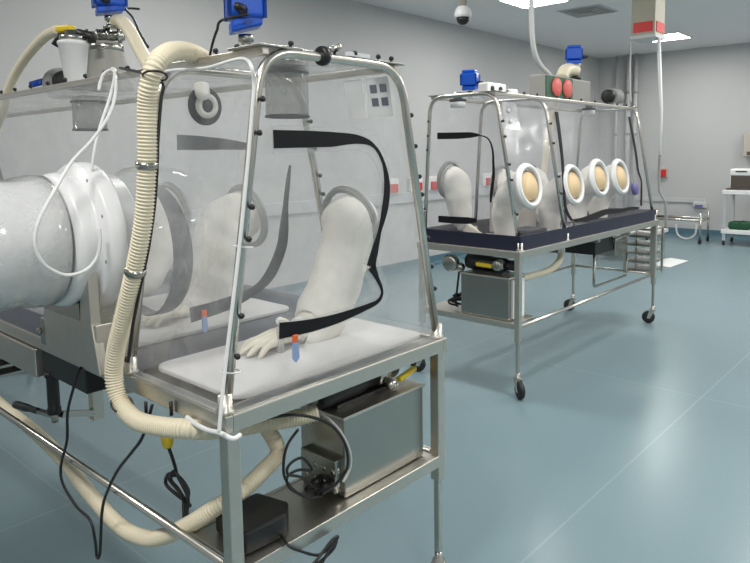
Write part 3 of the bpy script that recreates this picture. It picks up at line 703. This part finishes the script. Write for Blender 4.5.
# ------------------------------------------------------------------ cords and cables of the foreground tent
def cable(name, label, cat, path, r, mat, group=None, n=8, sm=8):
    mb = MB().tube(smooth_path(path, sm), r, n); return tag(mb.build(name, mat, base=path[len(path)//2]), label, cat, group)
cable('cord', 'thick white cord hanging in a long loop in front of the white drum', 'cord',
      [(1.02,2.188,1.844), (1,2.155,1.815), (1.04,2.207,1.87), (1.06,2.183,1.886), (1.031,2.1,1.851), (1,2.05,1.786), (0.951,2,1.72), (0.881,1.96,1.649), (0.807,1.93,1.586), (0.747,1.905,1.51), (0.7,1.895,1.437), (0.683,1.89,1.39), (0.685,1.89,1.347), (0.706,1.89,1.306), (0.754,1.89,1.274), (0.805,1.888,1.278), (0.839,1.885,1.308), (0.851,1.882,1.351), (0.853,1.885,1.396)], .0052, 'white')
cable('cord', 'white cord hanging straight down from the roof rail to the port flange', 'cord',
      [(1.08,2.224,1.898), (1.06,2.163,1.878), (1.004,2.09,1.791), (0.951,2.05,1.7), (0.916,2.02,1.632), (0.899,2.02,1.548)], .0045, 'white')
cable('cord', 'white cord running along the roof rail and down the front left post', 'cord',
      [(1.06,1.89,1.851), (1.06,1.793,1.851), (1.05,1.621,1.84), (1.05,1.503,1.848), (1.05,1.442,1.847), (1.011,1.36,1.818), (1.019,1.362,1.775), (1.011,1.362,1.711), (0.99,1.362,1.563), (0.962,1.362,1.391), (0.931,1.362,1.22), (0.903,1.36,1.076), (0.882,1.352,0.983), (0.873,1.35,0.931)], .0050, 'white')
cable('tube_clip', 'bent white tube clipped round the front left table corner', 'tube',
      [(0.89,1.522,0.918), (0.885,1.472,0.914), (0.885,1.417,0.913), (0.888,1.369,0.918), (.905, 1.342, .905), (.93, 1.345, .905)], .0065, 'white')
for z in (1.06, 1.37):
    k = FA.p(.028, nearlow(FA, 0, z, .018, .164, 1.868), z)
    MB().ring(k+V((0, -.006, 0)), (.15, 0, 1), .024, .0022, 20, 6).build('cable_tie', 'white', IA)
cable('cable', 'thin black cable curving from the large blue actuator down to the roof rail', 'cable',
      [(1.135, 1.53, 1.985), (1.069,1.56,1.964), (1.079,1.6,1.944), (1.091,1.64,1.918), (1.106,1.68,1.888)], .0038, 'black', 'black cables')
cable('cable', 'thin black cable from the upper left actuator down to the arched hose', 'cable',
      [(1.40, 2.62, 2.20), (1.34,2.614,2.19), (1.3,2.485,2.131), (1.22,2.287,2.039), (1.12,2.052,1.953)], .0045, 'black', 'black cables')
cable('cable', 'black cable running down beside the arched hose along the second post', 'cable',
      [(1.08,2.168,1.893), (1,1.886,1.848), (0.915,1.658,1.811), (0.93,1.636,1.787), (0.92,1.632,1.747), (0.9,1.621,1.642), (0.89,1.615,1.563), (0.885,1.631,1.458), (0.88,1.663,1.349), (0.875,1.702,1.25), (0.87,1.749,1.131), (0.865,1.779,1.02)], .0045, 'black', 'black cables')
cable('cable', 'long black cable looping down past the side rail almost to the floor', 'cable',
      [(.93, 2.22, .91), (0.885,2.166,0.897), (0.885,2.263,0.751), (0.885,2.287,0.639), (0.885,2.353,0.526), (0.88,2.332,0.469), (0.88,2.234,0.424), (0.88,2.13,0.412), (0.88,2.101,0.354), (0.88,2.094,0.299), (0.88,2.069,0.326), (0.88,2.037,0.474), (0.88,1.993,0.555), (0.88,1.91,0.654), (0.88,1.815,0.739), (0.88,1.744,0.808), (.90, 1.72, .90)], .0048, 'black', 'black cables')
for p in ((0.892,1.742,0.887), (0.892,1.604,0.921)):
    MB().tube([V(p)+V((0, 0, .018)), V(p)-V((0, 0, .02))], .005, 8).build('drain_pin', 'black', TA)
t = thing('plug', 'yellow plug hanging below the ribbed hose with a tied bundle of black cord', 'plug', (0.97,1.771,0.757))
mb = MB().lathe([(.013, 0), (.015, .004), (.022, .045), (.022, .06)], V((0.97,1.773,0.735)), n=16); mb.build('plug_body', 'yellow', t)
mb = MB().tube(smooth_path([(0.97,1.772,0.738), (0.98,1.765,0.693), (1,1.787,0.634), (1,1.835,0.618), (1,1.85,0.581), (1,1.793,0.568), (1.01,1.754,0.558), (1.01,1.74,0.595), (1.01,1.794,0.621), (1,1.83,0.607), (1,1.78,0.585), (1.02,1.75,0.536), (1.02,1.782,0.55), (1,1.752,0.515), (1,1.744,0.477), (1.01,1.751,0.527), (1,1.769,0.583), (0.99,1.801,0.614), (0.99,1.78,0.649), (1,1.755,0.613), (1,1.725,0.572), (0.99,1.737,0.497)], 8), .0055, 8); mb.build('cord', 'black', t)

# ------------------------------------------------------------------ control boxes and pumps under the trays
t = thing('control_box', 'large steel control box on the lower shelf of the foreground trolley', 'control box', (1.53, 1.52, .537))
MB().box((1.350, 1.412, .538), (1.735, 1.615, .795)).build('casing', 'satin', t, bevel=.004)
MB().box((1.345, 1.407, .789), (1.74, 1.62, .798)).build('lid', 'steel', t, bevel=.002)
mb = MB()
for y in (1.44, 1.48, 1.52, 1.56):
    for z in (.58, .625): mb.lathe([(.013, 0), (.013, .012), (.009, .014), (.009, .026)], (1.350, y, z), (-1, 0, 0), 12)
mb.build('connectors', 'tube', t)
MB().box((1.325, 1.43, .553), (1.351, 1.59, .66)).build('socket_plate', 'satin', t, bevel=.004)
for y in (1.455, 1.50):
    MB().lathe([(.015, 0), (.015, .03), (.008, .032), (.008, .06)], (1.327, y, .582), (-1, 0, -.2), 12).build('cable_plug', 'black', t)
cable('cable', 'black cable in a wide arc over the front of the large steel control box', 'cable',
      [(1.05, 1.45, .875), (1.149,1.42,0.868), (1.225,1.4,0.84), (1.276,1.38,0.802), (1.323,1.38,0.733), (1.334,1.38,0.673), (1.34,1.4,0.632), (1.311,1.42,0.592), (1.271,1.43,0.58)], .0045, 'black', 'black cables')
cable('cable', 'black cable looped twice at the left end of the large steel control box', 'cable',
      [(1.193,1.44,0.804), (1.139,1.42,0.786), (1.123,1.42,0.745), (1.125,1.42,0.692), (1.171,1.43,0.628), (1.232,1.44,0.583), (1.28,1.44,0.567), (1.285, 1.46, .57), (1.207,1.44,0.652), (1.136,1.42,0.699), (1.144,1.42,0.725), (1.206,1.44,0.714), (1.251,1.45,0.657), (1.181,1.43,0.69), (1.132,1.42,0.689), (1.149,1.42,0.646), (1.223,1.42,0.591)], .0042, 'black', 'black cables')
cable('cable', 'black cable arching from the pump over the corner of the steel control box', 'cable',
      [(1.325,1.5,0.801), (1.283,1.4,0.815), (1.316,1.385,0.765), (1.348,1.385,0.697), (1.347,1.385,0.647), (1.321,1.39,0.611)], .0042, 'lightgrey', 'black cables')
t = thing('pump', 'black pump lying on top of the large steel control box below the tray', 'pump', (1.5, 1.52, .80))
mb = MB().lathe([(.03, -.20), (.045, -.19), (.048, -.16), (.048, -.02), (.042, 0), (.042, .08), (.034, .09), (.034, .16), (.03, .17)], (1.52, 1.51, .85), (1, 0, 0), 24); mb.build('motor', 'black', t)
mb = MB().lathe([(.036, 0), (.036, .05), (.03, .052)], (1.58, 1.50, .846), (1, 0, 0), 16); mb.lathe([(.018, 0), (.018, .035)], (1.60, 1.46, .83), (0, -1, -.2), 12); mb.build('coupling', 'tube', t)
MB().bar((1.655, 1.455, .825), (1.755, 1.465, .838), .022, .016).build('lever', 'yellow', t, bevel=.005)
MB().box((1.38, 1.47, .799), (1.66, 1.56, .812)).build('foot_plate', 'black', t)
mb = MB().lathe([(.02, 0), (.02, .03), (.03, .032), (.03, .06)], (1.35, 1.50, .86), (-1, .3, -.1), 14); mb.build('inlet', 'grey', t)

t = thing('power_supply', 'black power brick on the lower shelf next to the front left leg', 'power brick', (1.06, 1.46, .537))
mb = MB().prism([(.975, 1.405, .537), (1.105, 1.395, .537), (1.155, 1.445, .537), (1.13, 1.56, .537), (.99, 1.57, .537)], (0, 0, .065)); mb.build('casing', 'black', t, bevel=.008)
cable('cable', 'black cord from the power brick ending in a tied bundle over the shelf edge', 'cable',
      [(1.10, 1.42, .545), (1.075,1.352,0.543), (1.11,1.345,0.512), (1.175,1.345,0.468), (1.221,1.345,0.472), (1.25,1.345,0.49), (1.232,1.34,0.463), (1.185,1.34,0.45), (1.147,1.34,0.451), (1.173,1.335,0.47), (1.22,1.335,0.495), (1.244,1.335,0.493), (1.204,1.335,0.467), (1.165,1.335,0.426)], .0042, 'black', 'black cables')

# ------------------------------------------------------------------ background trolley equipment
t = thing('control_box', 'steel control box on the lower shelf of the background trolley', 'control box', (3.8, 2.43, .491))
MB().box((3.665, 2.255, .492), (3.875, 2.635, .775)).build('casing', 'satin', t, bevel=.004)
MB().box((3.66, 2.25, .768), (3.88, 2.64, .779)).build('lid', 'steel', t, bevel=.002)
MB().box((3.70, 2.236, .50), (3.84, 2.2555, .76)).build('side_plate', 'white', t, bevel=.003)
mb = MB()
for z in (.56, .62, .68): mb.lathe([(.014, 0), (.014, .016), (.009, .02)], (3.77, 2.238, z), (0, -1, 0), 12)
mb.build('connectors', 'grey', t)
mb = MB()
random.seed(7)
def tangle(c, s, k, seed):
    random.seed(seed); return [V(c)+V((random.uniform(-1, 1)*s[0], random.uniform(-1, 1)*s[1], random.uniform(-1, 1)*s[2])) for _ in range(k)]
cable('cable', 'tangle of black cable on the left end of the background shelf', 'cable', [(3.74, 2.70, .80)]+tangle((3.74, 2.71, .56), (.05, .06, .05), 16, 3), .008, 'black', 'black cables', 7, 6)
t = thing('pump', 'dark pump with a yellow lever under the background tray', 'pump', (3.8, 2.42, .78))
mb = MB().lathe([(.03, -.22), (.055, -.20), (.058, -.02), (.045, 0), (.045, .10), (.035, .12), (.035, .19)], (3.77, 2.44, .845), (0, -1, 0), 20); mb.build('motor', 'black', t)
mb = MB().lathe([(.04, 0), (.04, .05), (.025, .06)], (3.72, 2.35, .85), (-1, 0, 0), 14); mb.build('coupling', 'satin', t)
MB().bar((3.70, 2.53, .842), (3.70, 2.40, .838), .03, .028).build('lever', 'yellow', t, bevel=.008)
MB().box((3.72, 2.34, .780), (3.82, 2.58, .797)).build('foot_plate', 'black', t)
mb = MB().lathe([(.05, 0), (.06, .01), (.06, .05), (.04, .06)], (3.72, 2.74, .83), (-1, 0, 0), 18); mb.ball((3.72, 2.68, .80), .035); mb.build('valve_cluster', 'satin', t)
t = thing('ribbed_hose', 'short cream hose drooping under the middle of the background tray', 'hose', (4.4, 2.4, .72), 'cream ribbed hoses')
MB().ribbed([(3.95, 2.42, .72), (4.10, 2.40, .70), (4.255,2.4,0.697), (4.421,2.4,0.695), (4.562,2.4,0.714), (4.658,2.4,0.763), (4.70, 2.42, .84), (4.72, 2.44, .90)], .026, .012, .0012).build('hose_tube', 'hose', t)
t = thing('junction_box', 'dark equipment box hung under the middle of the background tray', 'box', (5.5, 2.5, .7))
MB().box((5.25, 2.38, .72), (5.62, 2.66, .895)).build('casing', 'black', t, bevel=.005)
MB().box((5.62, 2.36, .66), (5.90, 2.62, .80)).build('side_unit', 'satin', t, bevel=.005)
mb = MB(); mb.tube(fillet([(5.28, 2.40, .73), (5.28, 2.40, .44), (5.98, 2.40, .44), (5.98, 2.40, .66)], .03, 4), .012, 10); mb.build('loop_frame', 'satin', t)
mb = MB().tube(smooth_path([(5.6, 2.36, .82), (5.75, 2.34, .84), (5.9, 2.36, .83)], 4), .016, 10); mb.build('pipe', 'tube', t)
t = thing('tray_rack', 'stack of shallow steel trays racked against the far end of the background trolley', 'rack', (6.5, 2.5, .3))
for z in (.47, .55, .63, .71, .79, .86):
    MB().box((6.065, 2.20, z), (6.36, 2.46, z+.02)).build('rack_tray', 'satin' if z < .82 else 'steel', t, bevel=.002)
for x in (6.066, 6.356):
    for y in (2.205, 2.455): MB().box((x-.009, y-.009, .44), (x+.009, y+.009, .90)).build('rack_post', 'steel', t)

# roof equipment of the background tent
actuator((4.10, 2.86, 2.0), .125, .12, .15, 'blue actuator on the near end of the background tent roof', .35, .055)
mb = MB()
t = thing('connector_block', 'white connector block with two dark sockets on the background tent roof', 'connector', (3.85, 2.46, 1.99))
MB().box((3.70, 2.44, 1.992), (3.93, 2.52, 2.06)).build('block', 'white', t, bevel=.01)
for x in (3.75, 3.85): MB().lathe([(.018, 0), (.018, .008), (.012, .009)], (x, 2.44, 2.02), (0, -1, 0), 14).build('socket', 'black', t)
MB().box((3.99, 2.44, 1.992), (4.09, 2.50, 2.035)).build('small_block', 'white', t, bevel=.012)
# milky square patch below it on the near side
w = [V((x, 2.18+(z-.965)*.185/1.02+.006, z)) for x, z in ((3.74, 1.75), (3.92, 1.75), (3.92, 1.93), (3.74, 1.93))]
MB().prism(w, (0, -.004, 0)).build('welded_patch', 'milky', IB)
for z in (1.80, 1.87): MB().lathe([(.015, 0), (.015, .008)], (3.80, 2.18+(z-.965)*.185/1.02, z), (0, -1, .18), 12).build('patch_stud', 'lightgrey', IB)
for x, y in ((3.72, 2.62), (5.35, 2.50), (1.13, 3.0)):
    pass
mb = MB().box((3.80, 2.80, 1.93), (3.98, 2.93, 1.97)); 
t = thing('filter_box', 'grey box with two red discs on the roof of the background tent', 'filter box', (5.2, 2.62, 2.0))
MB().box((4.64, 2.54, 2.010), (5.46, 2.68, 2.20)).build('casing', 'olive', t, bevel=.012)
MB().box((4.655, 2.532, 2.020), (5.10, 2.541, 2.190)).build('face_panel', 'green', t)
for x in (4.81, 4.995): MB().lathe([(.072, 0), (.076, .006), (.070, .018), (.03, .024), (.001, .024)], (x, 2.533, 2.107), (0, -1, 0), 24).build('red_disc', 'rose', t)
MB().box((4.95, 2.5, 2.0), (5.45, 2.54, 2.02)).build('base_strip', 'cream', t)
mb = MB().tube(smooth_path([(5.12, 2.64, 2.215), (5.16, 2.64, 2.27), (5.26, 2.64, 2.295), (5.36, 2.64, 2.29)], 5), .052, 16); mb.build('outlet_elbow', 'hose', t)
mb = MB().lathe([(.05, 0), (.05, .02), (.03, .025), (.03, .06), (.045, .062), (.045, .085)], (5.36, 2.64, 2.215), n=18); mb.build('valve', 'black', t)
actuator((5.33, 2.64, 2.295), .15, .14, .155, 'blue actuator on top of the grey box with red discs', .5, .045)
t = thing('ribbed_hose', 'cream hose dropping from the red disc box behind the background tent', 'hose', (5.5, 2.9, 1.8), 'cream ribbed hoses')
MB().ribbed([(5.42, 2.66, 2.34), (5.52, 2.70, 2.37), (5.60, 2.80, 2.33), (5.66, 2.92, 2.2), (5.64, 2.98, 2.0), (5.58, 3.0, 1.8), (5.50, 3.0, 1.5), (5.45, 3.0, 1.2), (5.44, 3.0, .98)], .03, .014, .0015).build('hose_tube', 'hose', t)
t = thing('air_duct', 'grey flexible duct hanging from the ceiling to the red disc box', 'duct', (4.53, 2.6, 2.7))
MB().ribbed([(4.53, 2.6, 3.44), (4.53, 2.6, 3.1), (4.533, 2.6, 2.70), (4.565, 2.6, 2.42), (4.655, 2.6, 2.29), (4.80, 2.6, 2.22), (4.86, 2.60, 2.185)], .021, .02, .002).build('duct_tube', 'lightgrey', t)
t = thing('fan', 'small dark fan unit at the far end of the background tent roof', 'fan', (5.83, 2.5, 2.0))
mb = MB()
for k in range(5): mb.lathe([(.062, 0), (.078, .006), (.078, .020), (.062, .026)], (5.76+k*.030, 2.5, 2.085), (1, 0, 0), 20)
mb.build('motor', 'grey', t)
mb = MB().lathe([(.05, 0), (.06, .01), (.06, .05), (.04, .055)], (5.76, 2.5, 2.085), (-1, 0, 0), 18); mb.build('intake', 'black', t)
MB().box((5.74, 2.45, 1.995), (5.92, 2.55, 2.03)).build('foot', 'grey', t)
for x, y in ((3.86, 2.80), (5.55, 2.60)):
    t = thing('inlet_filter', 'pale flat filter disc under the roof of the background tent ' + ('near its end' if x < 4 else 'in its middle'), 'filter', (x, y, 1.93), 'flat filters under the roof')
    MB().lathe([(.055, 0), (.06, .005), (.06, .018), (.055, .02)], (x, y, 1.958), n=28).build('rim', 'zipgrey', t)
    MB().lathe([(.052, 0), (.055, .02), (.055, .04)], (x, y, 1.92), n=28).build('disc', 'white', t)
    MB().lathe([(.03, 0), (.03, .05)], (x, y, 1.975), n=18).build('spigot', 'satin', t)

# ------------------------------------------------------------------ ceiling items
t = thing('security_camera', 'dome security camera hanging from the ceiling on a short pole', 'camera', (5.11, 3.645, ZC))
cx, cy = 5.11, 3.645
MB().lathe([(.03, 0), (.03, .5)], (cx, cy, 2.94), n=16).build('pole', 'cream', t)
MB().lathe([(.07, 0), (.07, .02)], (cx, cy, ZC-.021), n=20).build('ceiling_plate', 'white', t)
MB().lathe([(.062, 0), (.075, .005), (.078, .03), (.072, .07), (.05, .10), (.03, .105)], (cx, cy, 2.84), n=28).build('housing', 'white', t)
MB().lathe([(.001, -.065), (.025, -.060), (.045, -.046), (.057, -.025), (.062, 0)], (cx, cy, 2.84), n=28).build('dome', 'black', t)
MB().box((cx-.012, cy-.032, 2.96), (cx+.012, cy-.028, 3.05)).build('pole_slot', 'satin', t)

t = thing('service_pendant', 'cream ceiling pendant box with red bands at its lower end', 'pendant', (6.22, 2.34, ZC))
MB().box((6.155, 2.255, 2.655), (6.40, 2.475, ZC-.002)).build('column', 'cream', t, bevel=.004)
MB().box((6.145, 2.245, 2.628), (6.41, 2.485, 2.66)).build('base_plate', 'lightgrey', t, bevel=.004)
MB().box((6.149, 2.275, 2.685), (6.156, 2.455, 2.775)).build('red_band', 'red', t)
MB().box((6.185, 2.249, 2.685), (6.375, 2.256, 2.775)).build('red_band', 'red', t)
t = thing('air_drop', 'thin white pipe hanging from the red banded pendant to the far tent end', 'pipe', (6.15, 2.22, 2.6))
MB().tube([(6.25, 2.252, 2.628), (6.2,2.197,1.969), (6.12,2.167,1.557)], .016, 12).build('pipe', 'white', t)
MB().tube(smooth_path([(6.12,2.168,1.585), (6.1,2.161,1.275), (6.1,2.141,1.202), (6.1,2.103,1.131), (6.1,2.092,1.04), (6.1,2.088,0.893)], 6), .012, 10).build('flexible_end', 'grey', t)
cable('cable', 'thin grey cable hanging from the left edge of the red banded pendant', 'cable', [(6.20, 2.49, 2.63), (6.21, 2.50, 2.4), (6.22, 2.50, 2.2), (6.22, 2.49, 2.06)], .008, 'lightgrey')
t = thing('ceiling_vent', 'low grey air vent in the ceiling between the two lit panels', 'vent', (8.5, 3.95, ZC))
mb = MB()
for k, r in enumerate((.27, .21, .15, .09)):
    mb.box((8.42-r, 3.98-r, ZC-.012-.008*k), (8.42+r, 3.98+r, ZC-.004-.008*k))
mb.build('louvre', 'grey', t)
mb = MB().box((8.12, 3.68, ZC-.008), (8.72, 4.28, ZC-.001)); mb.build('frame', 'lightgrey', t)

# ------------------------------------------------------------------ things on and near the walls
for y, r, nm in ((5.38, .022, 'thin grey conduit rising in the far corner of the room'), (5.14, .045, 'thick grey pipe rising up the right wall near the corner'), (5.0, .035, 'medium grey pipe beside the thick pipe near the corner')):
    t = thing('service_pipe', nm, 'pipe', (12.72, y, 0), 'pipes in the far corner')
    MB().tube([(12.72, y, .14), (12.72, y, ZC-.005)], r, 16).build('pipe', 'walls', t)
    for z in (.9, 1.9, 2.7): MB().lathe([(r+.01, 0), (r+.01, .05)], (12.72, y, z), n=16).build('pipe_clamp', 'grey', t)
for x, nm in ((6.47, 'red switch in a pale case on the back wall, leftmost of four'), (6.97, 'red switch on the back wall, second from the left'), (7.36, 'red switch on the back wall, third from the left'), (8.75, 'red switch on the back wall seen through the background tent')):
    t = thing('emergency_switch', nm, 'switch', (x, Y1, 1.16), 'red wall switches')
    MB().box((x-.13, Y1-.05, 1.07), (x+.13, Y1, 1.27)).build('case', 'white', t, bevel=.01)
    MB().box((x-.085, Y1-.085, 1.085), (x+.085, Y1-.05, 1.20)).build('red_cover', 'red', t, bevel=.01)
t = thing('emergency_switch', 'single red button box on the right wall beside the hanging pipe', 'switch', (X1, 4.47, 1.166))
MB().box((X1-.05, 4.38, 1.08), (X1, 4.56, 1.26)).build('case', 'beige', t, bevel=.01)
MB().box((X1-.09, 4.405, 1.10), (X1-.05, 4.535, 1.235)).build('red_cover', 'red', t, bevel=.01)
t = thing('wall_socket', 'small pale socket unit on the right wall beside the white cart', 'socket', (X1, 3.78, .58))
MB().box((X1-.06, 3.66, .53), (X1, 3.90, .64)).build('plate', 'lightgrey', t, bevel=.01)
MB().box((X1-.09, 3.72, .55), (X1-.06, 3.86, .59)).build('socket_cover', 'purple', t, bevel=.005)
t = thing('dispenser', 'beige dispenser box fixed to the right wall at the picture edge', 'dispenser', (X1, 3.0, 1.45))
MB().box((X1-.14, 2.72, 1.47), (X1, 3.07, 1.88)).build('case', 'beige', t, bevel=.015)
MB().box((X1-.15, 2.78, 1.50), (X1-.139, 3.0, 1.56)).build('front_slot', 'brown', t)

# white cart at the right
t = thing('instrument_cart', 'white two shelf cart standing by the right wall', 'cart', (12.1, 2.75, 0))
cx0, cx1, cy0, cy1 = 11.85, 12.35, 2.35, 3.10
for x in (cx0, cx1):
    for y in (cy0, cy1):
        MB().box((x-.022, y-.022, .08), (x+.022, y+.022, .90)).build('leg', 'rail', t)
        MB().lathe([(.02, -.015), (.045, -.015), (.045, .015), (.02, .015)], (x, y, .045), (0, 1, 0), 16).build('castor_wheel', 'rubber', t)
for z in (.20, .86):
    MB().box((cx0-.04, cy0-.04, z), (cx1+.04, cy1+.04, z+.07)).build('shelf', 'white', t, bevel=.008)
t = thing('monitor', 'white cased unit with a dark screen on top of the white cart', 'monitor', (12.05, 2.85, .93))
MB().box((11.93, 2.70, .955), (12.20, 3.06, 1.17)).build('body', 'white', t, bevel=.015)
MB().box((11.915, 2.72, .965), (11.931, 3.04, 1.165)).build('screen', 'brown', t)
MB().box((11.92, 2.70, 1.165), (12.20, 3.06, 1.28)).build('top_case', 'white', t, bevel=.02)
MB().box((11.912, 2.80, 1.225), (11.925, 2.97, 1.245)).build('handle_slot', 'black', t)
MB().box((11.86, 2.62, .931), (12.24, 3.10, .957)).build('base', 'brown', t, bevel=.005)
t = thing('cloth_pack', 'folded green cloth pack on the lower shelf of the white cart', 'cloth', (12.0, 2.88, .27))
mb = MB().box((11.86, 2.72, .271), (12.15, 3.05, .40)); o = mb.build('pack', 'greencloth', t, bevel=.04, seg=3)
MB().box((11.855, 2.86, .27), (12.155, 2.885, .404)).build('binding', 'greencloth', t)
# wheeled steel stand near the wall
t = thing('wheeled_stand', 'low steel stand with castors in front of the right wall', 'stand', (11.6, 3.7, 0))
mb = MB()
for x, y in ((11.75, 3.45), (11.75, 4.35), (12.2, 3.45), (12.2, 4.35)):
    MB().tube([(x, y, .09), (x, y, .52)], .02, 10).build('leg', 'tube', t)
    MB().lathe([(.02, -.015), (.045, -.015), (.045, .015), (.02, .015)], (x, y, .045), (0, 1, 0), 14).build('castor_wheel', 'rubber', t)
for a, b in (((11.75, 3.45), (11.75, 4.35)), ((12.2, 3.45), (12.2, 4.35)), ((11.75, 3.45), (12.2, 3.45)), ((11.75, 4.35), (12.2, 4.35))):
    MB().tube([(*a, .40), (*b, .40)], .022, 10).build('top_rail', 'tube', t)
MB().tube(smooth_path([(11.7, 3.5, .34), (11.7, 3.52, .16), (11.7, 3.65, .08), (11.7, 3.80, .14), (11.7, 3.84, .32)], 5), .016, 10).build('hanging_loop', 'lightgrey', t)
t = thing('side_table', 'pale low table just behind the far end of the background trolley', 'table', (9.4, 3.75, 0))
MB().box((9.0, 3.35, .40), (9.9, 4.15, .45)).build('table_top', 'lightgrey', t, bevel=.006)
for x in (9.06, 9.84):
    for y in (3.41, 4.09): MB().box((x-.02, y-.02, 0), (x+.02, y+.02, .40)).build('leg', 'tube', t)
mb = MB(); mb.prism([(9.15, 3.06, .002), (9.85, 3.04, .002), (9.95, 3.32, .002), (9.55, 3.46, .002), (9.2, 3.42, .002)], (0, 0, .004)); 
tag(mb.build('paper_sheet', 'paper', base=(9.5, 3.25, .002)), 'white paper sheet lying on the blue floor', 'paper')

# ------------------------------------------------------------------ camera, world, colour
cam = bpy.data.cameras.new('camera'); co = bpy.data.objects.new('camera', cam); COL.objects.link(co)
yaw, pitch, roll = math.radians(40.844), math.radians(5.6228), math.radians(-.6435)
hd = V((math.cos(yaw), math.sin(yaw), 0)); R0 = V((math.sin(yaw), -math.cos(yaw), 0))
Fw = hd*math.cos(pitch)-V((0, 0, 1))*math.sin(pitch); U0 = R0.cross(Fw)
Rt = R0*math.cos(roll)+U0*math.sin(roll); Up = U0*math.cos(roll)-R0*math.sin(roll)
co.matrix_world = Matrix(((Rt.x, Up.x, -Fw.x, 0), (Rt.y, Up.y, -Fw.y, 0), (Rt.z, Up.z, -Fw.z, 1.6), (0, 0, 0, 1)))
cam.sensor_width = 36; cam.lens = 659.16*36/750; cam.shift_x = (375-402.)/750; cam.shift_y = (218.1-281.5)/750
cam.clip_start = .02
sc.camera = co
wd = bpy.data.worlds.new('world'); sc.world = wd; wd.use_nodes = True
wd.node_tree.nodes['Background'].inputs[0].default_value = (.5, .5, .5, 1); wd.node_tree.nodes['Background'].inputs[1].default_value = .1
vs = sc.view_settings; vs.view_transform = 'Standard'; vs.look = 'None'; vs.gamma = 1.; vs.use_curve_mapping = False; vs.exposure = .62
try:
    sc.cycles.transparent_max_bounces = 40; sc.cycles.max_bounces = 8; sc.cycles.diffuse_bounces = 4; sc.cycles.glossy_bounces = 4; sc.cycles.transmission_bounces = 4
    sc.cycles.sample_clamp_indirect = 4.
except Exception: pass
for o in bpy.data.objects:
    if '_b' in o: del o['_b']
